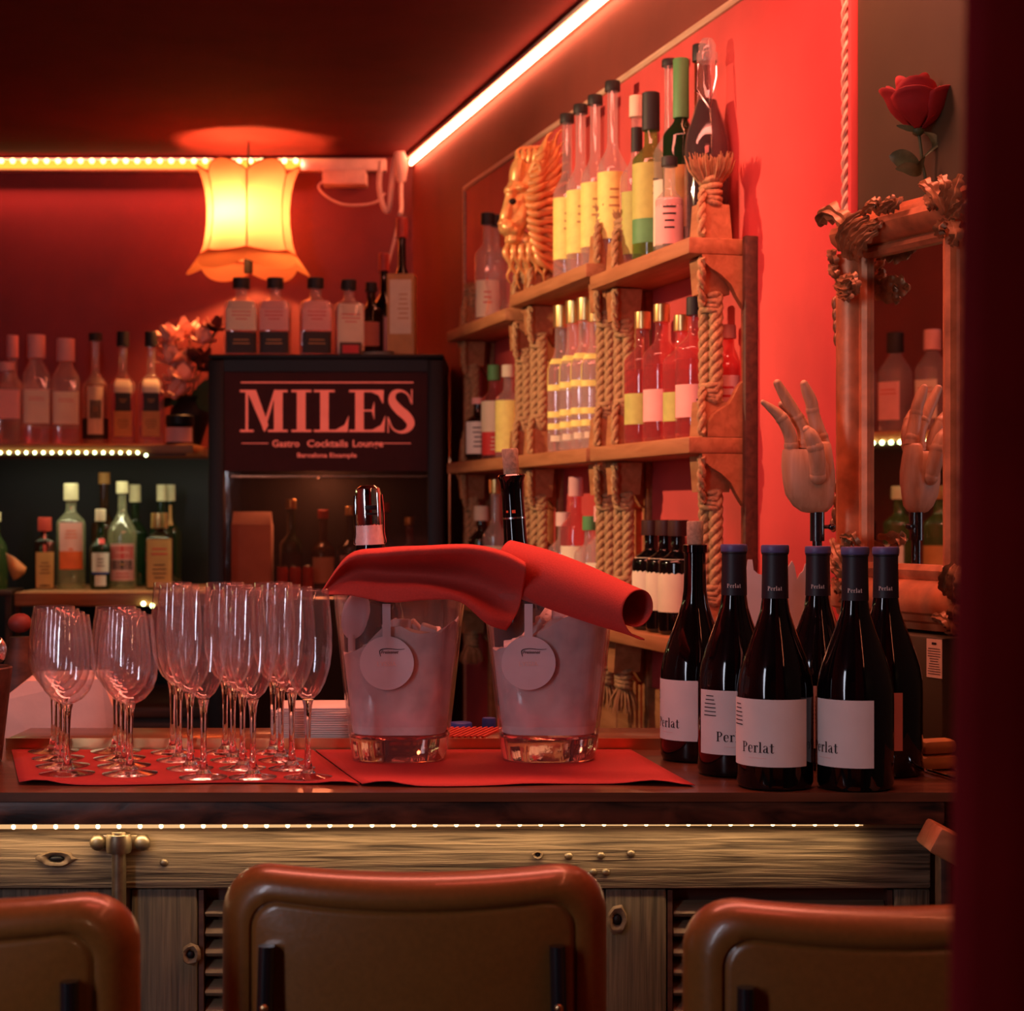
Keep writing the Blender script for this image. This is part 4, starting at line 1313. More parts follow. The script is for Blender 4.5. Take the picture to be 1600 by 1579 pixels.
wb(794, 0.060, ZM, 0.235, 0.033, 'bottle with a bright cream label between the far rope posts', kind='spirit', glass='clearhazy', cap=('cream', 0.13, 1.1), labels=[(0.08, 0.62, 'yellow', -70, 70)])

# bottom boards
for i, px in enumerate((1018, 1040, 1060)):
    wb(px, 0.085, ZB, ztop(px, 812, 0.085) - ZB, 0.037,
       ('dark bottle with a plain cream label on the bottom board, left of three', 'dark bottle with a plain cream label on the bottom board, middle of three', 'dark bottle with a plain cream label on the bottom board, right of three')[i],
       kind='spirit', glass='blackglass', cap=('darkcap', 0.14, 1.2), labels=[(0.20, 0.66, 'cream', -78, 78)], group='dark bottles on the bottom board')
for i, (px, tp, g) in enumerate(((880, 800, 'clearhazy'), (900, 745, 'pinkglass'), (922, 806, 'clearhazy'), (940, 790, 'clearhazy'))):
    wb(px, 0.070, ZB, ztop(px, tp, 0.070) - ZB, 0.034,
       ('short clear bottle with a cream label on the bottom board, left of the pink one', 'tall pink bottle with a pale cap on the bottom board', 'short clear bottle with a dark neck band right of the tall pink one', 'clear bottle half hidden by the rope post on the bottom board')[i],
       kind='spirit', glass=g, cap=(('plasterpale', 'pink', 'greenlabel', 'pink')[i], 0.14, 1.1), labels=[(0.08, 0.50, 'cream', -72, 72)])
wb(752, 0.075, ZB, ztop(752, 790, 0.075) - ZB, 0.034, 'bottle with a pale wide stopper on the bottom board by the fridge', kind='spirit', glass='brownglass', cap=('cream', 0.16, 1.3), labels=[(0.12, 0.5, 'amberlabel', -60, 60)])
wb(774, 0.075, ZB, ztop(774, 748, 0.075) - ZB, 0.032, 'slim clear bottle with an orange cap left of the corked neck', kind='longneck', glass='clearhazy', cap=('copper_cap', 0.12, 1.1), labels=[(0.12, 0.45, 'cream', -60, 60)])
wb(842, 0.070, ZB, ztop(842, 800, 0.070) - ZB, 0.034, 'amber bottle on the bottom board between the rope posts', kind='spirit', glass='amberglass', cap=('blacklabel', 0.12, 1.1), labels=[(0.12, 0.5, 'cream', -60, 60)])

# ---------------------------------------------------------------- gold lion mask hung on the red panel
LND = 4.13
KL = F / LND
def LP(px, py, w=0.0):
    """picture-plane position on the mask, w metres towards the room"""
    return Vector((X(px, LND), LND, Z(py, LND))) + Vector((-0.25, -0.97, 0)).normalized() * w
lion_c = LP(835, 400, 0)
lion = thing('lion_mask', 'gold lion head mask in profile with a wavy mane on the rope shelf', 'mask', lion_c)
def rel(p):
    return p - lion_c
fm = MB()
k = 1 / KL
def blob(px, py, w, rx, rz, ry=None, tilt=0.0):
    fm.ell(rel(LP(px, py, w)), (rx * k, (ry or rx) * k, rz * k), 16, 10, Matrix.Rotation(tilt, 3, 'Y'))
blob(812, 332, 0.046, 11, 22, 14, 0.2)
blob(818, 318, 0.036, 12, 16, 16)
blob(828, 300, 0.020, 24, 52, 24)
blob(815, 277, 0.040, 13, 27, 16, 0.14)
blob(806, 304, 0.050, 11, 8, 15)
blob(822, 300, 0.050, 12, 7, 13)
fm.tube(spline([rel(LP(810, 292, 0.050)), rel(LP(806, 315, 0.056)), rel(LP(802, 338, 0.062)), rel(LP(798, 352, 0.062))], 12), [k * q for q in (8, 8, 8, 8, 8, 8, 8.5, 8.5, 9, 9, 9, 8, 7)], 12)
blob(821, 345, 0.042, 12, 26, 16, 0.20)
blob(814, 352, 0.046, 11, 16, 15, 0.3)
blob(803, 362, 0.052, 16, 13, 20, 0.10)
blob(812, 367, 0.050, 13, 10, 18)
blob(795, 356, 0.062, 7, 6, 12)
blob(809, 380, 0.044, 14, 9, 18, -0.1)
blob(826, 380, 0.030, 14, 14, 18)
face = part('face', fm, M['gold'], lion, 180)
rm = face.modifiers.new('merge', 'REMESH')
rm.mode = 'VOXEL'
rm.voxel_size = 0.0030
rm.use_smooth_shade = True
sm = face.modifiers.new('relax', 'SMOOTH')
sm.iterations = 5
part('eye', MB().ell(rel(LP(809, 323, 0.060)), (8.5 * k, 8 * k, 6.5 * k), 12, 8, Matrix.Rotation(-0.35, 3, 'Y')), M['black'], lion)
part('ear', MB().tube(spline([rel(LP(836, 276, 0.050)), rel(LP(845, 262, 0.058)), rel(LP(853, 268, 0.056)), rel(LP(850, 286, 0.048))], 12), 4.2 * k, 8).ell(rel(LP(845, 275, 0.045)), (8 * k, 4 * k, 11 * k)), M['gold'], lion)
part('mane_base', MB().ell(rel(LP(856, 332, -0.020)), (32 * k, 14 * k, 90 * k), 18, 12).ell(rel(LP(840, 404, -0.012)), (24 * k, 14 * k, 48 * k), 16, 10), M['gold'], lion, 180)
rnd = random.Random(5)
def lock(pts, r):
    q = spline([rel(LP(*p)) for p in pts], 14)
    part('mane_lock', MB().tube(q, [k * r * (0.75 + 0.35 * math.sin(PI * min(1, j / 9.0)) - 0.62 * (j / 14.0) ** 2) for j in range(15)], 8), M['gold'], lion, 60)
for layer, (x0_, ln, w_) in enumerate(((838, 46, 0.052), (846, 58, 0.030))):
    n = 15
    for i in range(n):
        t = i / (n - 1.0)
        y = 250 + 150 * t + layer * 4
        a = R(58 - 108 * t) + rnd.uniform(-0.05, 0.05)
        xs = x0_ - 16 * math.sin(PI * t) * (1 - layer * 0.3) + 8
        dx, dy = math.cos(a), -math.sin(a)
        nx, ny = -dy, dx
        s_ = 1 if (i + layer) % 2 else -1
        amp = rnd.uniform(3.0, 4.6)
        pts = [(xs + dx * ln * u + nx * amp * math.sin(u * 5.6), y + dy * ln * u + ny * amp * math.sin(u * 5.6), w_ + 0.010 * math.sin(PI * u) - 0.030 * u) for u in (0, 0.2, 0.4, 0.6, 0.8, 1.0)]
        lock(pts, 6.2)
for i in range(9):
    px = 802 + i * 6
    s_ = 4 if i % 2 else -4
    lock([(px, 386 - i * 2, 0.045), (px + s_, 400, 0.050), (px - s_ + i * 0.6, 418, 0.040), (px + s_ + i, 434, 0.032), (px + i, 446 + (i % 3) * 4, 0.022)], 5.2)
for i in range(6):
    px = 812 + i * 9
    lock([(px, 266 - i * 1, 0.036), (px + 4, 252 - i * 2, 0.040), (px + 2, 240 - i, 0.034), (px + 14, 230, 0.020)], 5.0)

# ---------------------------------------------------------------- bar counter
CT = 1.11
FRONT = 2.174
def table(px, py, z=CT):
    D = (CZ - z) * F / (py - HZ)
    return Vector((X(px, D), D, z))
ct = thing('bar_counter', 'dark wooden bar counter top with a worn edge board and LED strip below', 'counter', (0, FRONT, 0))
wx = lambda D: 0.4333 + (3.11 - D) * 0.28571 - 0.004
poly = [(LEFT + 0.002, FRONT), (wx(FRONT), FRONT), (wx(2.78), 2.78), (0.34, 2.78), (0.34, 2.70), (LEFT + 0.002, 2.70)]
part('top_board', MB().prism([(p[0], p[1] - FRONT) for p in poly], 0.011, Matrix.Translation((0, 0, CT - 0.011))), M['bartop'], ct, 30)
xe = X(1478, FRONT)
part('edge_board', MB().box((LEFT + 0.01, 0.004, CT - 0.040), (xe, 0.026, CT - 0.0112), 0.003), M['fascia'], ct)
part('sub_board', MB().prism([(p[0], max(0.027, p[1] - FRONT - 0.004)) for p in poly], 0.028, Matrix.Translation((0, 0, CT - 0.0395))), M['darkbrown'], ct, 30)
part('brass_edge', MB().box((X(9, 2.566), 0.391, CT), (0.34, 0.395, CT + 0.0165)), M['brass'], ct)
part('back_ledge', MB().box((X(9, 2.566), 0.3952, CT), (X(432, 2.6), 0.52, CT + 0.016), 0.002), M['bartop'], ct)
part('back_ledge', MB().box((X(598, 2.6), 0.3952, CT), (0.34, 0.52, CT + 0.016), 0.002), M['bartop'], ct)
mb = MB()
for i in range(16):
    xx = X(615, 2.6) + i * 0.0085
    mb.add([(xx, 0.398, CT + 0.0162), (xx + 0.004, 0.398, CT + 0.0162), (xx + 0.034, 0.51, CT + 0.0162), (xx + 0.030, 0.51, CT + 0.0162),
            (xx + 0.0005, 0.398, CT + 0.019), (xx + 0.0035, 0.398, CT + 0.019), (xx + 0.0335, 0.51, CT + 0.019), (xx + 0.0305, 0.51, CT + 0.019)],
           [[0, 1, 5, 4], [1, 2, 6, 5], [2, 3, 7, 6], [3, 0, 4, 7], [4, 5, 6, 7]])
dm = part('drip_mat', mb, M['redcap'], ct, 0, 'ridged dark red rubber drip mat')
ls = thing('led_strip', 'warm white LED strip under the front edge of the bar counter', 'light strip', (0, FRONT + 0.016, CT - 0.0435))
lx1 = X(1352, FRONT)
lz_ = lambda x: -0.0030 + 0.0040 * max(0.0, min(1.0, (x - X(0, FRONT)) / (X(900, FRONT) - X(0, FRONT))))
tape = MB()
xs_ = [LEFT + 0.01, X(0, FRONT), X(300, FRONT), X(600, FRONT), X(900, FRONT), lx1]
tape.grid([[Vector((x, y, z if z is not None else lz_(x))) for x in xs_] for y, z in ((0.012, 0.0034), (-0.003, 0.0034), (-0.003, None), (0.012, None), (0.012, 0.0034))])
part('tape', tape, M['led_warm_prof'], ls, 20)
px = 20.0
while px < 1345:
    part('led', led(0.0033), M['led_warm'], ls, loc=(X(px, FRONT + 0.01), -0.0022, lz_(X(px, FRONT)) + 0.0024), key='lw')
    px += 33.0
px = -13.0
while X(px, FRONT) > LEFT + 0.05:
    part('led', led(0.0033), M['led_warm'], ls, loc=(X(px, FRONT + 0.01), -0.0022, lz_(X(px, FRONT)) + 0.0024), key='lw')
    px -= 33.0

la = bpy.data.lights.new('counter_led_light', 'AREA')
la.shape = 'RECTANGLE'
la.size = lx1 - LEFT
la.size_y = 0.006
la.energy = 1.5
la.color = (1.0, 0.66, 0.34)
lo = bpy.data.objects.new('counter_led_light', la)
lo.location = ((lx1 + LEFT) / 2, -0.004, -0.0036)
lo.rotation_euler = (R(-12), 0, 0)
lo.parent = ls
COL.objects.link(lo)

# bar front made of old shutters -----------------------------------
BF = 2.215
fb = thing('shutter_panelling', 'bar front of weathered shutter wood with louvred bays', 'bar front', (0, BF, 0))
rz1, rz0 = CT - 0.0405, Z(1386, BF)
part('top_rail', MB().box((LEFT + 0.005, -0.008, rz0), (X(1452, BF), 0.03, rz1), 0.003), M['weathered'], fb)
part('bottom_rail', MB().box((LEFT + 0.005, -0.006, 0.04), (X(1452, BF), 0.03, 0.16), 0.003), M['weatheredv'], fb)
stiles = [(-560, -480), (-130, -60), (206, 309), (600, 690), (946, 1041), (1396, 1452)]
for a, b in stiles:
    part('stile', MB().box((max(LEFT + 0.01, X(a, BF)), -0.004, 0.161), (X(b, BF), 0.028, rz0 - 0.001), 0.003), M['weatheredv'], fb)
for (a, b), (c, d_) in zip(stiles, stiles[1:]):
    xa, xb = max(LEFT + 0.01, X(b, BF)) + 0.0015, X(c, BF) - 0.0015
    if b == -60:
        part('panel_board', MB().box((xa, 0.002, 0.162), (xb, 0.022, rz0 - 0.002), 0.002), M['weatheredv'], fb)
        continue
    part('bay_back', MB().box((xa, 0.024, 0.162), (xb, 0.029, rz0 - 0.002)), M['darkbrown'], fb)
    part('jamb', MB().box((xa, -0.002, 0.165), (xa + 0.006, 0.0235, rz0 - 0.003)), M['darkbrown'], fb)
    part('jamb', MB().box((xb - 0.006, -0.002, 0.165), (xb, 0.0235, rz0 - 0.003)), M['darkbrown'], fb)
    Lx = xb - xa - 0.014
    z = rz0 - 0.028
    while z > 0.185:
        part('louvre', lambda: MB().box((-Lx / 2, -0.011, -0.0035), (Lx / 2, 0.011, 0.0035), 0.0015, Matrix.Rotation(R(38), 4, 'X')), M['louver'], fb, 40, loc=((xa + xb) / 2, 0.010, z), key=('lv', round(Lx, 3)))
        z -= 0.0245
part('bar_carcass', MB().box((LEFT + 0.01, 0.031, 0.0), (X(1452, BF), 0.25, CT - 0.041)), M['darkbrown'], fb)

# knots, nails and damage on the old wood
def knot(px, py, w, h, nm='knot', seed=0):
    rnd = random.Random(seed)
    mb = MB()
    rows = []
    for q, yy in ((1.0, -0.0086), (0.8, -0.0125), (0.55, -0.0115), (0.35, -0.0065)):
        rows.append([Vector((w * q * math.cos(2 * PI * k / 16) * (1 + 0.12 * rnd.uniform(-1, 1)), yy, h * q * math.sin(2 * PI * k / 16) * (1 + 0.12 * rnd.uniform(-1, 1)))) for k in range(16)])
    for r in rows:
        r.append(r[0].copy())
    mb.grid(rows)
    part(nm, mb, M['louver'], fb, 60, loc=(X(px, BF), 0, Z(py, BF)))
    part('knot_hole', MB().ell((0, -0.0085, 0), (w * 0.42, 0.003, h * 0.36), 12, 6), M['black'], fb, 60, loc=(X(px, BF), 0, Z(py, BF)))
knot(91, 1339, 0.024, 0.010, seed=2)
knot(840, 1333, 0.007, 0.005, seed=3)
knot(964, 1434, 0.013, 0.019, seed=4)
knot(300, 1488, 0.012, 0.014, seed=5)
for i, (px, py) in enumerate(((258, 1345), (938, 1334), (985, 1331), (926, 1360), (946, 1360), (888, 1335))):
    part('nail', MB().ell((0, -0.009, 0), (0.0052, 0.003, 0.0048), 8, 6), M['iron'], fb, 40, loc=(X(px, BF), 0, Z(py, BF)), key='nail')
rd = thing('shutter_bolt', 'old iron shutter bolt with a round rod on the weathered rail', 'bolt', (X(192, BF), BF - 0.008, Z(1312, BF)))
part('rod', MB().tube([(0, -0.014, 0.014), (0, -0.014, -0.42)], 0.0088, 14), M['iron'], rd)
part('bracket', MB().lathe([(0.0095, -0.011), (0.0145, -0.011), (0.0155, -0.006), (0.0155, 0.006), (0.0145, 0.011), (0.0095, 0.011)], 18, c=(0, -0.014, 0)).box((-0.032, -0.006, -0.009), (0.032, 0.0, 0.009), 0.002), M['iron'], rd)
for sx in (-0.027, 0.027):
    part('bolt_head', MB().ell((sx, -0.008, 0), (0.0105, 0.007, 0.0105), 12, 8), M['iron'], rd)
bw = thing('wooden_block', 'orange wooden block tilted at the right end of the bar front', 'block', (X(1478, 2.12), 2.12, Z(1318, 2.12)))
bm_ = part('body', MB().box((-0.022, -0.03, -0.016), (0.03, 0.045, 0.016), 0.004, Matrix.Rotation(R(28), 4, 'Y')), M['shelfwood'], bw)
part('support', MB().box((-0.006, 0.0, -0.42), (0.006, 0.03, -0.012), 0.001), M['darkbrown'], bw)

# red paper mats --------------------------------------------------
def mat_sheet(front, back, lifts, label):
    rows = []
    for i in range(9):
        t = i / 8.0
        row = []
        for j in range(25):
            u = j / 24.0
            a = front[0] + (front[1] - front[0]) * u
            b = back[0] + (back[1] - back[0]) * u
            pf = table(a, front[2] + 2.0 * math.sin(u * 7))
            pb = table(b, back[2])
            p = pf.lerp(pb, t)
            lift = 0.0
            for (c, wd_, h) in lifts:
                lift += h * math.exp(-((u - c) / wd_) ** 2)
            p.z = CT + 0.0012 + lift * max(0, 1 - t * 3.2) ** 2
            row.append(p)
        rows.append(row)
    o = part('paper_mat', MB().grid(rows), M['redpaper'], None, 60)
    so = o.modifiers.new('thickness', 'SOLIDIFY')
    so.thickness = 0.0008
    so.offset = 1.0
    return tag(o, label, 'mat', 'red paper mats on the bar')
mat_sheet((30, 562, 1226), (18, 488, 1172.5), ((0.06, 0.06, 0.006), (0.94, 0.05, 0.004)), 'red paper mat under the wine glasses and tulip glasses')
mat_sheet((566, 1086, 1228), (492, 985, 1172.5), ((0.07, 0.06, 0.006), (0.5, 0.08, 0.0015), (0.88, 0.08, 0.006)), 'red paper mat under the two clear ice buckets')
MT = CT + 0.0021

# ---------------------------------------------------------------- stemware
def glass_parts(t, key, H, stem_z, bowl, rbase):
    rim = bowl[-1]
    part('bowl', lambda: MB().open_lathe(bowl + [(rim[0] - 0.0006, rim[1] + 0.0005)] + [(max(0.001, r - 0.0012), z + (0.0012 if i == 0 else 0.0004)) for i, (r, z) in list(enumerate(bowl))[::-1]], 28), M['bowl'], t, 60, key=key)
    s0 = bowl[0][1]
    part('stem', lambda: MB().lathe([(0, s0 - 0.0005), (0.0075, s0 - 0.0005), (0.0056, s0 - 0.008), (0.0042, s0 - 0.022), (0.0036, s0 * 0.5), (0.0042, 0.022), (0.0065, 0.010), (0.010, 0.0065), (0, 0.0064)], 16), M['stem'], t, 60, key=key)
    part('foot', lambda: MB().lathe([(0, 0.0), (rbase * 0.97, 0.0), (rbase, 0.0012), (rbase * 0.8, 0.0026), (rbase * 0.35, 0.0050), (0.009, 0.0062), (0, 0.0063)], 28), M['stem'], t, 60, key=key)
WB = [(0.0005, 0.0905), (0.010, 0.0915), (0.020, 0.097), (0.029, 0.108), (0.0345, 0.122), (0.0356, 0.136), (0.0345, 0.155), (0.0318, 0.180), (0.0285, 0.205)]
FB = [(0.0005, 0.1000), (0.0075, 0.1010), (0.015, 0.108), (0.0225, 0.122), (0.0285, 0.142), (0.0310, 0.165), (0.0305, 0.190), (0.0285, 0.215), (0.0265, 0.239)]
rowname = ('front glass', 'second from the front', 'third from the front', 'rearmost glass')
for c, (cname, xs) in enumerate((('left column of wine glasses', (105, 98, 91, 84)), ('right column of wine glasses', (203, 194, 187, 181)))):
    for i in range(4):
        D = 2.316 + 0.0725 * i
        t = thing('wine_glass', 'empty round wine glass, %s of the %s' % (rowname[i], cname), 'glass', (X(xs[i], D), D, MT), 0.3 * i, 'wine glasses on the red mat')
        glass_parts(t, 'wine', 0.205, 0.09, WB, 0.0355)
for c, (cname, xs) in enumerate((('left row of tulip glasses', (318, 297, 280, 270)), ('middle row of tulip glasses', (395, 379, 364, 352)), ('right row of tulip glasses', (481, 456, 439, 427)))):
    for i in range(4):
        D = 2.283 + 0.079 * i
        t = thing('tulip_glass', 'tall empty tulip glass, %s in the %s' % (rowname[i], cname), 'glass', (X(xs[i], D), D, MT), 0.4 * i, 'tulip glasses on the red mat')
        glass_parts(t, 'tulip', 0.239, 0.10, FB, 0.031)

# ---------------------------------------------------------------- clear ice buckets
BKH = 0.228
def bucket_r(z):
    return 0.0645 + 0.026 * (z / BKH) ** 0.9
SQ = 3.2
def bucket(px, label, ice_fn, bottle_fn, tagx, seed):
    D = 2.475
    t = thing('ice_bucket', label, 'bucket', (X(px, D), D, MT), R(0), 'clear ice buckets')
    n = 14
    out = [(bucket_r(BKH * i / n), BKH * i / n) for i in range(n + 1)]
    pr = [(r, z) for r, z in out if z >= 0.0] + [(r - 0.0018, z + 0.0012) for r, z in out[-1:]] + [(r - 0.0035, z) for r, z in out[::-1] if z > 0.036]
    mb = MB()
    k0 = len(mb.f)
    mb.lathe(pr, 40, SQ)
    mb.f = mb.f[:-2]
    part('wall', mb, M['acrylic'], t, 50)
    bp = [(0, 0.0)] + [(bucket_r(0) - 0.004, 0.0), (bucket_r(0) - 0.001, 0.003)] + [(bucket_r(0.034) - 0.0012, 0.032), (bucket_r(0.034) - 0.004, 0.035), (0.03, 0.031), (0, 0.030)]
    part('base', MB().lathe(bp, 40, SQ), M['acrylic_base'], t, 50)
    # tag with neck strip, printed on the front
    tw = MB()
    cx_, zc = (tagx - px) / F * D, 0.1365
    rows = []
    surf = lambda x, z, o: Vector((x, -(bucket_r(z) + o), z))
    rr = 0.0362
    vv = [surf(cx_, zc, 0.0022)] + [surf(cx_ + rr * math.cos(2 * PI * k / 40), zc + rr * math.sin(2 * PI * k / 40), 0.0022) for k in range(40)]
    tw.add(vv, [[0, 1 + k, 1 + (k + 1) % 40] for k in range(40)])
    tg = part('round_tag', tw, M['frost'], t, 60)
    part('tag_strip', MB().grid([[surf(cx_ - 0.0055, z, 0.0018), surf(cx_ + 0.0055, z, 0.0018)] for z in (0.166, 0.19, 0.216)]), M['frost'], t, 60)
    v, f = text2d('Freixenet', 0.0042, 0.01, 0.35)
    part('lettering', MB().add([surf(cx_ + 0.004 + p[0], zc + 0.013 + p[1], 0.0028) for p in v], f), M['ink'], tg, 0)
    fl = Flat()
    fl.stroke([(-0.012, 0.009), (-0.013, 0.017), (-0.004, 0.0195), (0.010, 0.0185), (0.020, 0.019)], [0.0008, 0.0012, 0.0011, 0.0009, 0.0005], 18)
    part('flourish', MB().add([surf(cx_ + 0.004 + p[0], zc + p[1], 0.0028) for p in fl.v], fl.f), M['ink'], tg, 0)
    v, f = text2d('LYSSIA', 0.0062, -0.012)
    part('faint_lettering', MB().add([surf(cx_ + p[0], zc - 0.004 + p[1], 0.0028) for p in v], f), M['plasterpale'], tg, 0)
    # crushed ice: one mass with a lumpy top
    rnd = random.Random(seed)
    mb = MB()
    rings, seg = 10, 40
    vv = []
    top = []
    for i in range(rings + 1):
        q = i / rings
        for k in range(seg):
            a = 2 * PI * (k + 0.5) / seg
            ca, sa = math.cos(a), math.sin(a)
            fct = 1.0 / (abs(ca) ** SQ + abs(sa) ** SQ) ** (1.0 / SQ)
            z = ice_fn(q * ca, q * sa) + rnd.uniform(-0.004, 0.004)
            r = (bucket_r(z) - 0.0055) * fct * q
            vv.append((r * ca, r * sa, z))
    nt_ = len(vv)
    for i in range(6):
        for k in range(seg):
            a = 2 * PI * (k + 0.5) / seg
            ca, sa = math.cos(a), math.sin(a)
            fct = 1.0 / (abs(ca) ** SQ + abs(sa) ** SQ) ** (1.0 / SQ)
            zt = vv[rings * seg + k][2]
            z = zt + (0.0375 - zt) * (i + 1) / 6
            r = (bucket_r(z) - 0.0055 - 0.0008 * rnd.random()) * fct
            vv.append((r * ca, r * sa, z))
    ff = []
    for i in range(rings + 6):
        for k in range(seg):
            a, b = i * seg + k, i * seg + (k + 1) % seg
            ff.append([a, a + seg, b + seg, b])
    ff.append([(rings + 6) * seg + k for k in range(seg)])
    mb.add(vv, ff)
    for k in range(26):
        a, q = rnd.uniform(0, 2 * PI), rnd.uniform(0.2, 0.82)
        x_, y_ = q * math.cos(a), q * math.sin(a)
        z = ice_fn(x_, y_)
        r = (bucket_r(z) - 0.016)
        rot = Matrix.Rotation(rnd.uniform(0, 3), 4, 'X') @ Matrix.Rotation(rnd.uniform(0, 3), 4, 'Z')
        h = rnd.uniform(0.008, 0.014)
        mb.box((-h, -h, -h * 0.8), (h, h, h * 0.8), 0.003, Matrix.Translation((x_ * r, y_ * r, z)) @ rot)
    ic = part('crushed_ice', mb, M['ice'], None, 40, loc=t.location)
    tag(ic, label.replace('clear acrylic bucket', 'crushed ice filling the bucket').replace('of ice ', ''), 'ice')
    ic['kind'] = 'stuff'
    return t
bucket(625, 'clear acrylic bucket of ice next to the tulip glasses', lambda x, y: 0.165 + 0.020 * x + 0.010 * math.sin(5 * x + 2) - 0.012 * y, None, 611, 3)
bucket(857, 'clear acrylic bucket of ice next to the dark wine bottles', lambda x, y: 0.184 + 0.034 * x + 0.006 * math.sin(4 * x + 1), None, 825, 8)

def tilted(name, label, base, top, prof_, mat, cat='bottle'):
    b, t_ = Vector(base), Vector(top)
    t = thing(name, label, cat, b)
    zd = (t_ - b).normalized()
    xd = Vector((0, 1, 0)).cross(zd).normalized()
    q = Matrix((xd, zd.cross(xd), zd)).transposed().to_quaternion()
    t.rotation_mode = 'QUATERNION'
    t.rotation_quaternion = q
    return t
b1 = P(590, 1105, 2.485)
cbt = tilted('champagne_bottle', 'sparkling wine bottle with a chrome stopper standing in the left bucket', b1, P(575, 770, 2.485), None, None)
L1 = (P(575, 770, 2.485) - b1).length
part('glass', MB().lathe([(0, 0.002), (0.036, 0.0), (0.042, 0.006), (0.042, 0.11), (0.041, 0.13), (0.030, 0.185), (0.020, 0.225), (0.0165, 0.26), (0.0150, L1 - 0.012), (0, L1 - 0.012)], 24), M['blackglass'], cbt)
part('foil', MB().lathe([(0.0205, 0.226), (0.0185, 0.248), (0.0172, 0.265), (0.0160, L1 - 0.02), (0.0160, L1 - 0.011), (0.0, L1 - 0.0105)], 20), M['foil'], cbt)
stp = part('stopper', MB().lathe([(0.0178, L1 - 0.046), (0.0182, L1 - 0.044), (0.0182, L1 - 0.002), (0.0165, L1 + 0.006), (0.011, L1 + 0.010), (0, L1 + 0.011)], 24), M['chrome'], cbt)
part('slot', MB().box((-0.004, -0.0192, L1 - 0.024), (0.013, -0.0172, L1 - 0.017), 0.001), M['black'], stp)
part('slot', MB().box((-0.004, -0.0192, L1 - 0.031), (0.013, -0.0172, L1 - 0.0275), 0.001), M['black'], stp)
for sx in (-1, 1):
    part('clip', MB().tube(spline([(sx * 0.0185, 0, L1 - 0.003), (sx * 0.0200, -0.002, L1 - 0.03), (sx * 0.0195, -0.003, L1 - 0.055), (sx * 0.0215, -0.004, L1 - 0.068), (sx * 0.0185, -0.004, L1 - 0.070)], 14), 0.0016, 6), M['chrome'], cbt)
sc = part('ice_scoop', MB().ell((0, 0, 0.062), (0.019, 0.004, 0.034), 16, 10).tube([(0, 0, 0.035), (0.010, 0, -0.01), (0.026, 0, -0.06)], 0.005, 8), M['frost'], None, 60, loc=P(541, 1030, 2.445), rot=(0, R(12), 0))
tag(sc, 'pale plastic ice scoop standing at the left in the first bucket', 'scoop')
b2 = P(822, 1105, 2.495)
cb2 = tilted('wine_bottle', 'dark wine bottle with a tapered cork standing in the right bucket', b2, P(799, 741, 2.495), None, None)
L2 = (P(799, 741, 2.495) - b2).length
part('glass', MB().lathe([(0, 0.002), (0.034, 0.0), (0.0385, 0.006), (0.0385, 0.14), (0.034, 0.175), (0.022, 0.205), (0.0162, 0.235), (0.0152, L2 - 0.03), (0.0165, L2 - 0.01), (0.0195, L2 - 0.002), (0.0175, L2), (0, L2)], 24), M['blackglass'], cb2)
part('cork', MB().lathe([(0, L2), (0.0108, L2 + 0.0005), (0.0112, L2 + 0.006), (0.0118, L2 + 0.034), (0.0105, L2 + 0.036), (0, L2 + 0.036)], 18), M['cork'], cb2)
part('capsule_band', MB().lathe([(0.0163, L2 - 0.062), (0.0166, L2 - 0.062), (0.0166, L2 - 0.0595), (0.0163, L2 - 0.0595)], 20), M['steel'], cb2)
part('mark', MB().box((-0.0025, -0.0168, L2 - 0.054), (0.0025, -0.0155, L2 - 0.0495)), M['orange'], cb2)
part('mark', MB().box((-0.0105, -0.0138, L2 - 0.053), (-0.0075, -0.0125, L2 - 0.050)), M['orange'], cb2)

# ---------------------------------------------------------------- red napkins over the buckets
c1 = [[P(507, 928, 2.44), P(545, 884, 2.445), P(600, 868, 2.45), P(660, 864, 2.455), P(732, 863, 2.455), P(785, 874, 2.45), P(818, 886, 2.445)],
      [P(502, 924, 2.40), P(545, 866, 2.39), P(600, 855, 2.385), P(660, 852, 2.38), P(735, 850, 2.375), P(788, 861, 2.37), P(821, 878, 2.36)],
      [P(503, 924, 2.39), P(544, 875, 2.368), P(600, 866, 2.352), P(662, 862, 2.345), P(737, 861, 2.342), P(790, 874, 2.338), P(822, 890, 2.335)],
      [P(506, 925, 2.39), P(546, 890, 2.395), P(602, 890, 2.400), P(665, 892, 2.402), P(735, 898, 2.402), P(786, 918, 2.395), P(816, 925, 2.38)],
      [P(508, 926, 2.388), P(547, 901, 2.392), P(603, 903, 2.395), P(667, 906, 2.398), P(732, 918, 2.400), P(780, 940, 2.392), P(810, 950, 2.38)],
      [P(509, 926, 2.385), P(548, 912, 2.375), P(604, 914, 2.366), P(668, 916, 2.362), P(724, 930, 2.362), P(768, 958, 2.362), P(801, 970, 2.37)],
      [P(511, 928, 2.38), P(550, 930, 2.366), P(608, 941, 2.36), P(668, 937, 2.36), P(718, 940, 2.36), P(760, 974, 2.365), P(791, 985, 2.375)]]
n1 = part('red_napkin', MB().grid(patch(c1, 30, 40)), M['redcloth'], None, 80)
so = n1.modifiers.new('thickness', 'SOLIDIFY')
so.thickness = 0.0016
tag(n1, 'red cloth napkin folded over the bucket with the chrome stopper', 'napkin')
ax = [P(790, 884, 2.425), P(840, 898, 2.405), P(890, 915, 2.380), P(935, 931, 2.350), P(975, 945, 2.318), P(996, 952, 2.298)]
rad = [0.036, 0.0365, 0.035, 0.032, 0.028, 0.0265]
ax = spline(ax, 24)
rad = [p.x for p in spline([(r, 0, 0) for r in rad], 24)]
rows = []
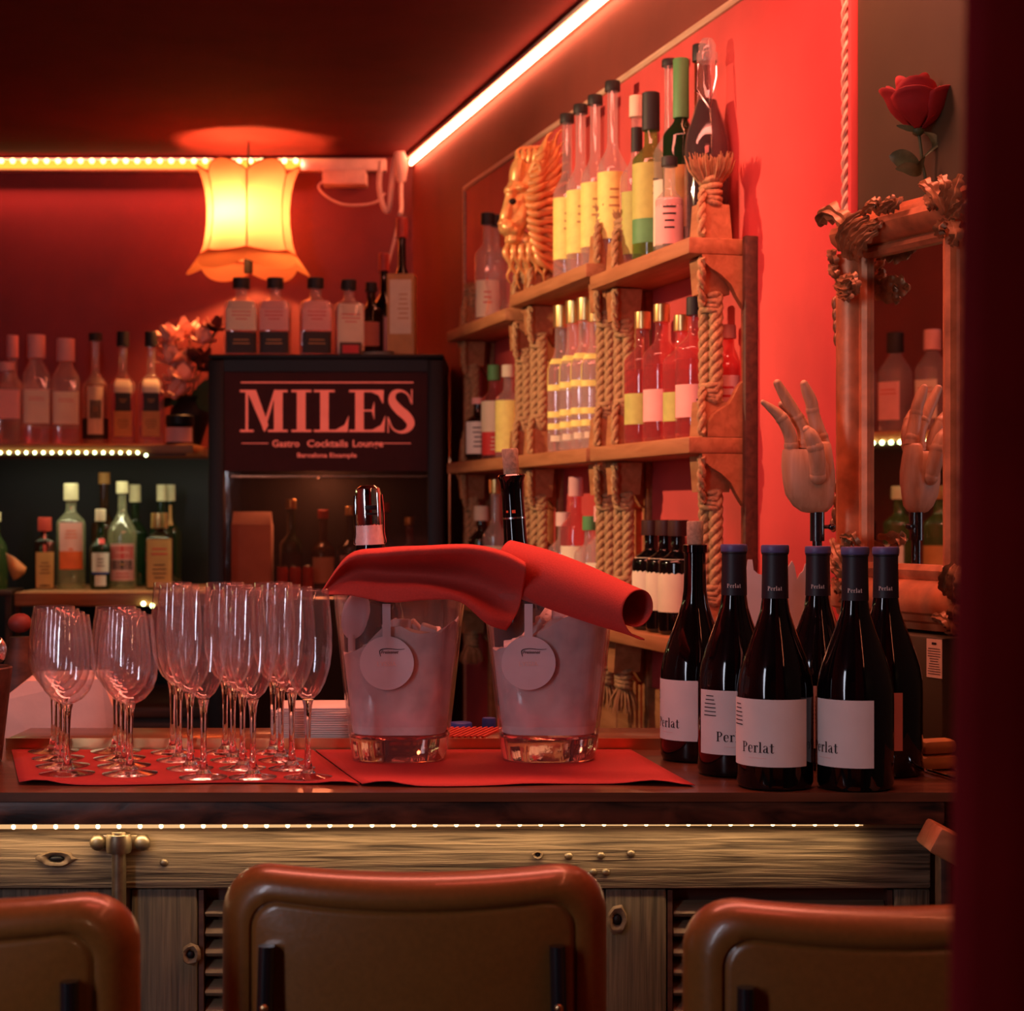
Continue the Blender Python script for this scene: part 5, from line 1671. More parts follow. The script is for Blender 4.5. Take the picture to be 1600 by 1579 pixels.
for i, (c, r) in enumerate(zip(ax, rad)):
    row = []
    t = (ax[min(i + 1, 24)] - ax[max(i - 1, 0)]).normalized()
    vz_ = (Vector((0, 0, 1)) - t * t.z).normalized()
    vy_ = vz_.cross(t).normalized()
    for j in range(33):
        a = R(-112 + 400 * j / 32)
        rr = r * (1.0 - 0.14 * max(0, (j - 24) / 8.0))
        tail = max(0.0, (7 - j) / 7.0)
        p = c + vz_ * (math.sin(a) * rr) - vy_ * (math.cos(a) * rr)
        p += (Vector((0.0, -0.006, -0.014)) + t * 0.006) * tail * (i / 24.0)
        row.append(p)
    rows.append(row)
n2 = part('red_napkin', MB().grid(rows), M['redcloth'], None, 80)
so = n2.modifiers.new('thickness', 'SOLIDIFY')
so.thickness = 0.0016
tag(n2, 'red cloth napkin rolled like a tube over the right bucket', 'napkin')

# ---------------------------------------------------------------- Perlat wine bottles
def glyph(fl, ch, x):
    """heavy and thin strokes, x-height 0.5, caps 0.72"""
    T, H_ = 0.115, 0.035
    if ch == 'P':
        fl.rect(x + .07, 0, x + .07 + T, .72); fl.rect(x, 0, x + .27, H_); fl.rect(x, .72 - H_, x + .25, .72)
        fl.stroke([(x + .18, .70), (x + .33, .69), (x + .42, .54), (x + .33, .38), (x + .18, .36)], [H_, .05, T, .05, H_], 18)
        return x + .53
    if ch == 'e':
        fl.stroke([(x + .37, .28), (x + .33, .44), (x + .21, .50), (x + .09, .40), (x + .07, .25), (x + .10, .09), (x + .22, .01), (x + .36, .09)], [.05, .07, .03, .10, T, .10, .04, .03], 26)
        fl.rect(x + .08, .26, x + .39, .29)
        return x + .45
    if ch == 'r':
        fl.rect(x + .06, 0, x + .06 + T, .50); fl.rect(x, 0, x + .25, H_); fl.rect(x, .50 - H_, x + .12, .50)
        fl.stroke([(x + .16, .36), (x + .22, .48), (x + .31, .47), (x + .32, .40)], [.03, .04, .08, .07], 10)
        return x + .38
    if ch == 'l':
        fl.rect(x + .06, 0, x + .06 + T, .76); fl.rect(x, 0, x + .24, H_); fl.rect(x, .76 - H_, x + .12, .76)
        return x + .28
    if ch == 'a':
        fl.rect(x + .24, .04, x + .24 + T, .36)
        fl.stroke([(x + .07, .40), (x + .12, .48), (x + .24, .50), (x + .30, .42), (x + .30, .34)], [.08, .05, .03, .06, T], 14)
        fl.stroke([(x + .26, .30), (x + .12, .25), (x + .07, .13), (x + .13, .03), (x + .26, .08)], [.03, .06, T, .05, .03], 16)
        fl.rect(x + .28, 0, x + .42, .05)
        return x + .46
    fl.rect(x + .08, .06, x + .08 + T, .66); fl.rect(x, .50 - H_, x + .30, .50)
    fl.stroke([(x + .135, .08), (x + .18, .02), (x + .25, .02), (x + .30, .09)], [.10, .06, .04, .03], 8)
    return x + .34

def perlat(h):
    fl = Flat()
    x = 0.0
    for ch in 'Perlat':
        x = glyph(fl, ch, x) + 0.03
    k = h / 0.72
    fl.v = [((p[0] - x / 2) * k, p[1] * k) for p in fl.v]
    return fl

PB = [(0, 0.004), (0.030, 0.0), (0.045, 0.002), (0.0475, 0.008), (0.0475, 0.110), (0.0470, 0.124), (0.0440, 0.142), (0.0385, 0.160), (0.0310, 0.180), (0.0235, 0.200), (0.0185, 0.216), (0.0160, 0.234), (0.0152, 0.260), (0.0148, 0.280)]
def wine(px, D, top, label, lab=None, text=True, cork=False, strip=None, right_fine=False):
    H = Z(top, D) - CT
    x = X(px, D)
    t = thing('wine_bottle', label, 'bottle', (x, D, CT), math.atan2(D, x) - PI / 2, 'dark wine bottles at the right end of the bar')
    k = H / 0.298
    pp = [(r, z * k) for r, z in PB]
    end = [(0.0148, H - 0.012), (0.0168, H - 0.011), (0.0168, H - 0.001), (0.0145, H), (0, H)] if cork else [(0.0145, H - 0.004), (0, H - 0.004)]
    part('glass', MB().lathe(pp + end, 32), M['blackglass'], t, 50)
    if cork:
        part('cork', MB().lathe([(0, H), (0.0112, H + 0.0002), (0.0118, H + 0.012), (0.0118, H + 0.030), (0.0108, H + 0.032), (0, H + 0.032)], 18), M['cork'], t)
    else:
        zc = H - 0.066
        cp = part('capsule', MB().lathe([(prof_r(pp, zc) + 0.0006, zc), (0.0162, H - 0.03), (0.0160, H - 0.012), (0.0170, H - 0.0112), (0.0170, H - 0.0095), (0, H - 0.0095)], 24), M['capsule'], t)
        part('cap_disc', MB().lathe([(0, H - 0.0094), (0.0172, H - 0.0094), (0.0176, H - 0.008), (0.0176, H - 0.002), (0.0165, H), (0, H)], 24), M['navy'], cp)
        fl = perlat(0.0052)
        part('lettering', label_text_mb([(prof_r(pp, zc) + 0.0006, zc), (0.0162, H - 0.03)], 0, [(q[0], q[1]) for q in fl.v], fl.f, 0.0, zc + 0.010, 0.0009), M['white'], cp, 0)
    if lab:
        a0, a1 = lab
        lb = part('label', label_mb(pp, 0, 0.030, 0.112, a0, a1, 0.0007, 36), M['white'], t, 60)
        if text:
            fl = perlat(0.0125)
            ta = a0 + 61
            part('lettering', label_text_mb(pp, 0, fl.v, fl.f, R(ta) * 0.0485, 0.047), M['ink'], lb, 0)
            f2 = text_lines(1, 0.030, 0.0022)
            part('fine_print', label_text_mb(pp, 0, f2.v, f2.f, R(ta) * 0.0485, 0.0405), M['plasterpale'], lb, 0)
            f3 = text_lines(6, 0.020, 0.030)
            part('fine_print', label_text_mb(pp, 0, f3.v, f3.f, R(a0 + 22) * 0.0485, 0.092), M['capsule'], lb, 0)
    if strip:
        part('back_label', label_mb(pp, 0, 0.036, 0.110, strip[0], strip[1], 0.0007, 6), M['pink'], t, 60)
    return t
wine(1086, 2.470, 850, 'opened dark wine bottle with a cork in its neck, leftmost of the six', (-113, 27), cork=True)
wine(1147, 2.333, 850, 'dark wine bottle second from the left, its white label half hidden', (-62, 78))
wine(1211, 2.224, 851, 'foremost dark wine bottle with its whole white label in view', (-88, 52))
wine(1278, 2.400, 853, 'dark wine bottle standing at the back, its label hidden by two others', (-100, 40))
wine(1336, 2.215, 854, 'dark wine bottle right of the foremost, label turned to the left', (-112, 28))
wine(1384, 2.330, 854, 'rightmost dark wine bottle showing only a narrow back label', None, strip=(10, 26))

# ---------------------------------------------------------------- behind the counter
ub = thing('under_bar_shelf', 'dark work shelf behind the counter carrying bags and bottles', 'shelf', (0, 2.9, 0))
part('board', MB().box((-1.25, -0.17, 0.93), (0.30, 0.20, 0.95), 0.003), M['darkbrown'], ub)
for sx in (-1.2, -0.5, 0.25):
    part('leg', MB().box((sx - 0.02, 0.12, 0), (sx + 0.02, 0.16, 0.93)).box((sx - 0.02, -0.14, 0), (sx + 0.02, -0.10, 0.93)), M['darkbrown'], ub)
bg = thing('paper_bag', 'pale folded paper bag behind the wine glasses', 'bag', (X(105, 2.86), 2.86, 0.95), R(6))
z1 = Z(1064, 2.80) - 0.95
mb = MB().add([(-0.10, -0.06, 0), (0.085, -0.06, 0), (0.085, 0.07, 0), (-0.10, 0.07, 0), (-0.095, -0.055, z1 - 0.03), (-0.055, -0.05, z1), (0.06, -0.05, z1 + 0.002), (0.085, -0.055, z1 - 0.06),
               (-0.095, 0.06, z1 - 0.03), (-0.055, 0.05, z1 + 0.006), (0.06, 0.05, z1 + 0.008), (0.085, 0.06, z1 - 0.06)],
              [[0, 1, 7, 6, 5, 4], [2, 3, 8, 9, 10, 11], [3, 0, 4, 8], [1, 2, 11, 7], [4, 5, 9, 8], [5, 6, 10, 9], [6, 7, 11, 10], [3, 2, 1, 0]])
part('body', mb, M['palebag'], bg, 20)
part('fold', MB().box((-0.05, -0.059, z1 * 0.45), (0.06, -0.0535, z1 * 0.47)), M['palebag'], bg)
sq_ = thing('squeeze_bottle', 'red round topped squeeze bottle behind the left wine glasses', 'bottle', (X(31, 2.98), 2.98, 0.95))
hq = Z(957, 2.98) - 0.95
part('body', MB().lathe([(0, 0), (0.030, 0.0), (0.032, 0.004), (0.030, hq * 0.7), (0.017, hq * 0.84), (0.017, hq * 0.88), (0, hq * 0.88)], 20), M['darkbrown'], sq_)
part('cap', MB().ell((0, 0, hq - 0.017), (0.020, 0.020, 0.0165), 14, 8), M['dimred'], sq_)
for i, (px, py, w) in enumerate(((720, 1128, 0.018), (764, 1121, 0.011))):
    h = Z(py, 2.80) - 0.95
    q = thing('capped_bottle', ('bottle with a wide flat blue cap between the two buckets', 'bottle with a narrow blue cap left of the right bucket')[i], 'bottle', (X(px, 2.80), 2.80, 0.95))
    part('body', MB().lathe([(0, 0), (w * 1.3, 0), (w * 1.35, 0.004), (w * 1.35, h * 0.6), (w, h * 0.82), (0, h * 0.82)], 18), M['clearhazy'], q)
    part('cap', MB().lathe([(0, h * 0.82), (w * 1.02, h * 0.82), (w * 1.04, h * 0.84), (w, h - 0.002), (w * 0.9, h), (0, h)], 18), M['bluecap'], q)
for i in range(9):
    q = thing('paper_napkin', 'folded white paper napkin in the pile left of the first bucket, ' + ('bottommost', 'second from the bottom', 'third from the bottom', 'fourth from the bottom', 'in the middle', 'fourth from the top', 'third from the top', 'second from the top', 'topmost')[i], 'napkin', (X(503, 2.635) + random.uniform(-.003, .003), 2.635, CT + 0.0065 * i), R(random.uniform(-3, 3)), 'white napkins in a pile')
    part('sheet', lambda: MB().box((-0.062, -0.053, 0.0002), (0.062, 0.053, 0.0030), 0.001), M['white'], q, key='ns')
    part('fold', lambda: MB().box((-0.0615, -0.0525, 0.0034), (0.0622, 0.0535, 0.0062), 0.001), M['white'], q, key='nf')
cup = thing('bar_caddy', 'dark brown tapered caddy cut by the left edge on the counter', 'caddy', (X(-42, 2.44), 2.44, CT))
part('body', MB().lathe([(0, 0.002), (0.036, 0.0), (0.038, 0.003), (0.052, 0.128), (0.050, 0.130), (0.047, 0.126), (0.035, 0.008), (0, 0.008)], 28), M['darkbrown'], cup)
part('scoop', MB().tube([(0.01, 0, 0.03), (0.028, 0.0, 0.13)], 0.004, 8).ell((0.030, 0, 0.152), (0.016, 0.014, 0.020), 14, 10), M['chrome'], cup)

# ---------------------------------------------------------------- gilded mirror
MO = Vector((0.631, 2.42, 0)) + Vector((-0.917, -0.399, 0)) * 0.012
MDr, MNr = Vector((-0.399, 0.917, 0)), Vector((-0.917, -0.399, 0))
mrot = math.atan2(0.917, -0.399)
BZ = 1.282
def MS(px, py, d):
    a = (px - 800) / F
    s = (a * (MO.y + d * MNr.y) - MO.x - d * MNr.x) / (MDr.x - a * MDr.y)
    w = MO + MDr * s + MNr * d
    return Vector((s, d, Z(py, w.y) - BZ))
mir = thing('gilded_mirror', 'ornate gilded mirror with leaf carved corners leaning on the right wall', 'mirror', (MO.x, MO.y, BZ), mrot)
s1, s2 = MS(1312, 600, 0.01).x, MS(1353, 600, 0.01).x
s3, s4 = 0.052, -0.004
zt0, zb0 = 1.822 - BZ, 1.377 - BZ
part('mirror_glass', MB().box((s3 - 0.01, -0.004, zb0 - 0.01), (s2 + 0.012, 0.002, zt0 + 0.01)), M['mirror'], mir)
part('backing', MB().box((s4, -0.010, 0.004), (s1 - 0.004, -0.0045, zt0 + 0.05)), M['darkbrown'], mir)
RP = [(-0.004, 0.0), (0.010, 0.0), (0.015, 0.006), (0.014, 0.012), (0.010, 0.016), (0.020, 0.019), (0.032, 0.028), (0.036, 0.040), (0.032, 0.049), (0.024, 0.052), (0.022, 0.058), (0.012, 0.061), (0.010, 0.068), (-0.004, 0.070)]
SP = [(-0.004, 0.0), (0.008, 0.0), (0.013, 0.10), (0.012, 0.22), (0.008, 0.28), (0.018, 0.33), (0.028, 0.48), (0.031, 0.62), (0.028, 0.75), (0.020, 0.80), (0.018, 0.88), (0.009, 0.93), (0.007, 1.0), (-0.004, 1.0)]
toS = lambda z: Matrix(((0, 0, 1, z), (1, 0, 0, 0), (0, 1, 0, 0), (0, 0, 0, 1)))
part('top_rail', MB().prism(RP, s1 - 0.01 - s4, toS(s4) @ Matrix.Translation((0, zt0, 0))), M['antique'], mir, 35)
part('bottom_rail', MB().prism([(d, -z * 1.34) for d, z in RP], s1 - 0.01 - s4, toS(s4) @ Matrix.Translation((0, zb0, 0))), M['antique'], mir, 35)
zS = Matrix(((0, 1, 0, 0), (1, 0, 0, 0), (0, 0, 1, 0), (0, 0, 0, 1)))
def stile(sa, sb):
    return MB().prism([(d, sa + (sb - sa) * q) for d, q in SP], zt0 - zb0 + 0.02, Matrix.Translation((0, 0, zb0 - 0.01)) @ zS)
part('stile', stile(s2, s1), M['antique'], mir, 35)
part('stile', stile(s3, s4), M['antique'], mir, 35)
kk = 2.65 / F
def leaf_orn(pts, r, d=0.036, mat='antique_dark', nm='carved_leaf', curl=0.012):
    q = []
    n = len(pts)
    for i, (a, b) in enumerate(pts):
        q.append(MS(a, b, d + curl * math.sin(PI * i / (n - 1))))
    m = 26
    q = spline(q, m)
    rows = []
    for i, p in enumerate(q):
        t = i / m
        tg = (q[min(i + 1, m)] - q[max(i - 1, 0)]).normalized()
        sd = tg.cross(Vector((0, 1, 0)))
        sd = sd.normalized() if sd.length > 1e-4 else Vector((1, 0, 0))
        up = sd.cross(tg)
        if up.y < 0:
            up = -up
        w = 1.7 * r * kk * math.sin(PI * (0.10 + 0.86 * t)) ** 0.7 * (1 + 0.26 * math.sin(2 * PI * 4.5 * t))
        rows.append([p + sd * w * u + up * w * h for u, h in ((-1.0, -0.50), (-0.62, 0.10), (-0.25, 0.05), (0, 0.55), (0.25, 0.05), (0.62, 0.10), (1.0, -0.50), (0.4, -0.7), (-0.4, -0.7), (-1.0, -0.50))])
    part(nm, MB().grid(rows), M[mat], mir, 50)
for pts, r in (([(1334, 380), (1320, 352), (1304, 336), (1288, 332), (1279, 344), (1284, 354)], 9), ([(1312, 392), (1311, 366), (1324, 344), (1346, 330)], 6), ([(1318, 402), (1318, 374), (1332, 352), (1358, 338)], 6),
               ([(1326, 405), (1328, 382), (1344, 362), (1370, 346)], 6), ([(1336, 406), (1340, 390), (1352, 372), (1372, 360)], 6), ([(1306, 418), (1300, 405), (1296, 396), (1304, 390)], 6), ([(1312, 438), (1302, 428), (1298, 418), (1306, 412)], 6),
               ([(1346, 334), (1356, 322), (1368, 318), (1378, 324)], 6), ([(1368, 332), (1380, 322), (1392, 314), (1402, 316)], 6), ([(1352, 352), (1366, 350), (1380, 346)], 5), ([(1384, 330), (1398, 318), (1408, 308)], 5),
               ([(1304, 432), (1318, 440), (1330, 436), (1338, 444)], 7), ([(1304, 446), (1320, 452), (1336, 450)], 7), ([(1308, 460), (1322, 462), (1334, 458)], 5), ([(1330, 430), (1336, 445), (1336, 460)], 5),
               ([(1474, 336), (1462, 308), (1446, 290), (1436, 288)], 7), ([(1478, 336), (1488, 300), (1500, 272)], 7), ([(1480, 340), (1498, 320), (1512, 312)], 7), ([(1476, 344), (1464, 356), (1470, 372)], 7),
               ([(1484, 346), (1490, 366), (1484, 382)], 7), ([(1466, 326), (1452, 318), (1444, 306)], 6), ([(1470, 318), (1474, 290), (1466, 276)], 6),
               ([(1332, 900), (1316, 884), (1304, 862), (1298, 842)], 7), ([(1322, 905), (1308, 895), (1298, 880), (1296, 868)], 6), ([(1330, 880), (1320, 862), (1318, 846), (1326, 838)], 6), ([(1318, 925), (1306, 918), (1300, 904)], 6), ([(1340, 925), (1326, 930), (1312, 940)], 7), ([(1340, 850), (1330, 842), (1312, 838)], 6),
               ([(1490, 880), (1478, 892), (1472, 912), (1478, 930)], 8), ([(1496, 884), (1488, 902), (1486, 926), (1492, 940)], 8), ([(1500, 890), (1498, 912), (1500, 940)], 8), ([(1456, 964), (1468, 966), (1478, 972), (1484, 984), (1476, 986)], 6), ([(1494, 940), (1486, 956), (1490, 968)], 7)):
    leaf_orn(pts, r)
for i, (px, py) in enumerate(((1305, 474), (1306, 492), (1307, 510), (1308, 530), (1308, 760), (1307, 782), (1305, 802), (1302, 820))):
    part('carved_bead', MB().ell((0, 0, 0), (0.006, 0.006, 0.011), 10, 7), M['antique_dark'], mir, 60, loc=MS(px, py, 0.012), key='bead')

bxm = thing('black_case', 'black case with a printed sticker under the gilded mirror', 'case', (MO.x, MO.y, CT), mrot)
part('body', MB().box((0.004, -0.006, 0), (0.345, 0.046, BZ - CT - 0.0005), 0.004), M['olive'], bxm)
sa, sb = MS(1472, 1025, 0.0465).x, MS(1448, 1025, 0.0465).x
z0, z1 = Z(1057, 2.43) - CT, Z(997, 2.43) - CT
stk = part('sticker', MB().box((sa, 0.0461, z0), (sb, 0.0468, z1)), M['cream'], bxm, 0, 'pale sticker of fine print')
fl = text_lines(11, (sb - sa) * 0.85, (z1 - z0) * 0.72)
part('print', MB().add([((sa + sb) / 2 + p[0], 0.0471, (z0 + z1) / 2 - 0.004 + p[1]) for p in fl.v], fl.f), M['ink'], stk, 0)
fl = text_lines(1, (sb - sa) * 0.4, 0.012)
part('print', MB().add([((sa + sb) / 2 + p[0], 0.0471, z1 - 0.006 + p[1]) for p in fl.v], fl.f), M['ink'], stk, 0)
tc_ = thing('tan_cloth', 'tan folded cloth lying on the counter below the sticker', 'cloth', (X(1462, 2.37), 2.37, CT), R(20))
part('fold', MB().box((-0.028, -0.014, 0.0), (0.030, 0.018, 0.020), 0.008), M['amberlabel'], tc_)
part('fold', MB().box((-0.024, -0.012, 0.0205), (0.028, 0.018, 0.040), 0.008), M['amberlabel'], tc_)
rk = thing('chrome_rods', 'two thin chrome rods of a tray beside the rightmost wine bottle', 'tray', table(1468, 1204))
for (xa, ya), (xb, yb) in (((1449, 1190), (1496, 1205)), ((1447, 1206), (1496, 1221))):
    part('rod', MB().tube([table(xa, ya) - rk.location + Vector((0, 0, 0.003)), table(xb, yb) - rk.location + Vector((0, 0, 0.003))], 0.003, 8), M['chrome'], rk)

# torn pale board ----------------------------------------------------
def pb(px, py):
    return (X(px, 2.70), Z(py, 2.70) - CT)
tb = [pb(1164, 905), pb(1168, 874), pb(1175, 874), pb(1177, 890), pb(1184, 896), pb(1200, 900), pb(1226, 892), pb(1237, 876), pb(1241, 884), pb(1245, 905), pb(1249, 896), pb(1254, 892), pb(1258, 880), pb(1262, 884), pb(1262, 960), pb(1262, 1130)]
x0_, x1_ = pb(1164, 0)[0], pb(1262, 0)[0]
tb = [(x0_, 0.0)] + tb[:-1] + [(x1_, 0.0)]
o = part('torn_card', MB().prism(tb[::-1], 0.004, Matrix.Translation((0, 2.70, CT)) @ Matrix.Rotation(PI / 2, 4, 'X')), M['white'], None, 20)
tag(o, 'pale card with a torn top edge behind the dark wine bottles', 'card')

# ---------------------------------------------------------------- wooden mannequin hand
HD = 2.60
hk = HD / F
hb = Vector((X(1277, HD), HD, CT))
hand = thing('mannequin_hand', 'jointed wooden mannequin hand on a black post beside the mirror', 'hand model', hb)
def HP(px, py, w=0.0):
    return P(px, py, HD) - Vector((0, w, 0)) - hb
def loft(secs, seg=20):
    mb = MB()
    rows = []
    for (py, cx_, hw_, dep, w) in secs:
        c = HP(cx_, py, w)
        row = []
        for k in range(seg + 1):
            a = 2 * PI * k / seg
            ca, sa_ = math.cos(a), math.sin(a)
            f = 1.0 / (abs(ca) ** 2.6 + abs(sa_) ** 2.6) ** (1 / 2.6)
            row.append(c + Vector((hw_ * hk * ca * f, dep * sa_ * f, 0)))
        rows.append(row)
    mb.grid(rows)
    n = len(mb.v)
    mb.f.append(list(range(seg)))
    mb.f.append([n - 1 - k for k in range(seg)])
    return mb
palm = part('palm', loft([(801, 1273, 12, 0.008, 0), (799, 1272, 20, 0.012, 0), (790, 1270, 31, 0.017, 0), (772, 1265, 38, 0.021, 0), (750, 1264, 41, 0.023, 0), (728, 1262, 41, 0.022, 0), (708, 1258, 36, 0.019, 0), (702, 1256, 33, 0.016, 0)]), M['maniwood'], hand, 60)
part('heel', loft([(770, 1290, 8, 0.014, 0.0), (756, 1291, 13, 0.018, 0.0), (735, 1290, 14, 0.018, 0.0), (712, 1287, 13.5, 0.016, 0.0), (694, 1286, 12, 0.013, 0.0), (690, 1286, 9, 0.010, 0.0)]), M['maniwood'], hand, 60)
def seg_tube(pts, rads, nm):
    mb = MB()
    q = spline(pts, 20)
    r = [p.x for p in spline([(x, 0, 0) for x in rads], 20)]
    mb.tube(q, [x * hk for x in r], 12)
    mb.ell(q[-1], (r[-1] * hk * 1.0,) * 3, 10, 8)
    f = part(nm, mb, M['maniwood'], hand, 60)
    return f, q, r
def finger(pts, rads, joint, nm='finger'):
    f, q, r = seg_tube([HP(*p) for p in pts], rads, nm)
    for j in joint:
        part('joint', MB().ell(q[j], (r[j] * hk * 1.10,) * 3, 12, 8), M['maniwood'], f, 60)
finger([(1236, 703, 0.004), (1234, 682, 0.006), (1224, 660, 0.010), (1212, 646, 0.012), (1190, 629, 0.014)], [11, 10.5, 10, 8.5, 4.0], (2, 12))
finger([(1255, 700, -0.006), (1257, 675, -0.006), (1246, 652, -0.004), (1228, 622, 0.0), (1214, 599, 0.004)], [11, 10.5, 10, 9, 6.5], (2, 10))
finger([(1287, 694, -0.004), (1278, 668, -0.004), (1271, 645, -0.004), (1268, 628, -0.002), (1261, 612, 0.0), (1256, 600, 0.002)], [11.5, 11, 10, 10, 9, 6.5], (2, 9))
finger([(1271, 700, -0.016), (1268, 676, -0.020), (1256, 656, -0.024), (1240, 640, -0.026), (1226, 630, -0.026)], [10, 10, 9, 8, 6], (2, 11))
finger([(1274, 748, 0.020), (1272, 722, 0.028), (1268, 700, 0.032), (1261, 682, 0.034), (1255, 673, 0.034)], [12, 13, 12.5, 11, 7], (1, 10), 'thumb')
pt = part('post', MB().tube([(0, 0, 0.004), (0, 0, Z(797, HD) - CT)], 0.0072, 14).tube([(0, 0, Z(845, HD) - CT), (0, 0, Z(800, HD) - CT)], 0.0105, 16), M['blackmetal'], hand)
part('clamp_knob', MB().tube([(0.008, 0, Z(823, HD) - CT), (0.016, 0, Z(823, HD) - CT)], 0.003, 8).ell((0.021, 0, Z(823, HD) - CT), (0.006, 0.005, 0.005)), M['blackmetal'], hand)
part('foot', MB().lathe([(0, 0), (0.034, 0), (0.035, 0.002), (0.033, 0.006), (0.010, 0.009), (0, 0.009)], 24), M['blackmetal'], hand)

# ---------------------------------------------------------------- rose on the mirror
RDp = 2.525
rb = Vector((X(1440, RDp), RDp, 1.892))
rose = thing('red_rose', 'single red rose with leaves stuck in the top of the gilded mirror', 'rose', rb)
cen = P(1434, 204, RDp) - rb
def petal(a, R0, H0, flare, span, z0=0.0, roll=0.3):
    rows = []
    for i in range(9):
        v = i / 8.0
        row = []
        for j in range(9):
            u = j / 8.0 * 2 - 1
            edge = 1 - 0.22 * abs(u) ** 2.2
            vv = v * edge
            r = R0 * math.sin(min(1.0, vv * 1.25 + 0.05) * PI * 0.5) * (1 + flare * max(0, vv - 0.65) ** 1.5 * 3)
            an = a + u * span * (0.45 + 0.55 * min(1.0, v * 1.6))
            z = z0 + H0 * (vv ** 1.05) - flare * 0.35 * H0 * max(0, vv - 0.8) ** 1.2 * 2
            rr = r * (1 - 0.10 * u * roll)
            row.append(cen + Vector((rr * math.cos(an), rr * math.sin(an), z)))
        rows.append(row)
    return MB().grid(rows)
for R0, H0, fl_, sp_, n, off in ((0.043, 0.058, 0.40, 0.78, 5, 0.6), (0.038, 0.066, 0.24, 0.8, 4, 1.3), (0.029, 0.072, 0.12, 0.9, 4, 0.2), (0.018, 0.074, 0.05, 1.0, 3, 0.9), (0.009, 0.072, 0.0, 1.3, 2, 0.0)):
    for k in range(n):
        p_ = part('petal', petal(off + 2 * PI * k / n, R0, H0 * (1 + 0.06 * ((k * 7) % 3 - 1)), fl_, sp_), M['petal'], rose, 80)
        so = p_.modifiers.new('thickness', 'SOLIDIFY')
        so.thickness = 0.0009
part('stem', MB().tube(spline([cen + Vector((0, 0, -0.001)), P(1438, 225, RDp) - rb, P(1441, 255, RDp) - rb, P(1446, 280, RDp) - rb, Vector((0.007, 0.004, -0.016))], 16), 0.0024, 8), M['stemgreen'], rose)
part('hip', MB().ell(cen + Vector((0, 0, 0.0)), (0.009, 0.009, 0.008), 10, 8), M['stemgreen'], rose)
def leafm(pts, w, up):
    c = spline(pts, 10)
    rows = []
    for i, p in enumerate(c):
        t = i / 10
        ww = w * math.sin(PI * min(1, (0.06 + 0.94 * t))) ** 0.8 * (1.15 - 0.3 * t)
        rows.append([p + Vector(up) * ww * q + Vector((0, -abs(q) * ww * 0.25, 0)) for q in (-1, -0.5, 0, 0.5, 1)])
    return MB().grid(rows)
L = lambda px, py, w=0.0: P(px, py, RDp) - rb - Vector((0, w, 0))
for pts, w, up in (([L(1438, 268), L(1420, 260, .01), L(1400, 250, .015), L(1386, 246, .012)], 0.015, (0.2, -0.35, 0.9)), ([L(1440, 270), L(1425, 270, .015), L(1408, 266, .02), L(1394, 268, .02)], 0.009, (0.2, -0.3, 0.9)),
                   ([L(1437, 268), L(1436, 255, .01), L(1440, 248, .016)], 0.008, (0.7, 0, 0.5)), ([L(1440, 248), L(1462, 228, .006), L(1482, 214, .004), L(1496, 199, 0)], 0.008, (0.5, 0, 0.85)),
                   ([L(1438, 206), L(1454, 212, .004), L(1460, 226, .004), L(1456, 238, 0)], 0.007, (0.9, 0.2, 0.2)), ([L(1436, 204), L(1415, 202, 0.008), L(1398, 198, 0.008)], 0.004, (0, -0.3, 1))):
    part('leaf', leafm(pts, w, up), M['leaf'], rose, 60)

# ---------------------------------------------------------------- bar stools
def pad_outline(w, top, bot, rc, dip):
    pts = []
    n = 10
    for i in range(n + 1):                    # right top corner, top edge, left top corner
        a = PI / 2 * i / n
        pts.append((w - rc + rc * math.cos(a), top - rc + rc * math.sin(a)))
    for i in range(1, 14):
        u = 1 - 2 * i / 14.0
        pts.append(((w - rc) * u, top))
    for i in range(n + 1):
        a = PI / 2 + PI / 2 * i / n
        pts.append((-w + rc + rc * math.cos(a), top - rc + rc * math.sin(a)))
    for i in range(1, 6):
        pts.append((-w, top - rc + (bot + rc - top + rc) * i / 6))
    for i in range(n + 1):
        a = PI + PI / 2 * i / n
        pts.append((-w + rc + rc * math.cos(a), bot + rc + rc * math.sin(a)))
    for i in range(1, 14):
        pts.append(((w - rc) * (2 * i / 14.0 - 1), bot))
    for i in range(n + 1):
        a = 1.5 * PI + PI / 2 * i / n
        pts.append((w - rc + rc * math.cos(a), bot + rc + rc * math.sin(a)))
    for i in range(1, 6):
        pts.append((w, bot + rc + (top - rc - bot - rc) * i / 6))
    out = []
    for x, z in pts:
        k = max(0.0, (z - bot) / (top - bot))
        out.append((x, z - dip * (1 - (x / w) ** 2) * k ** 2))
    return out

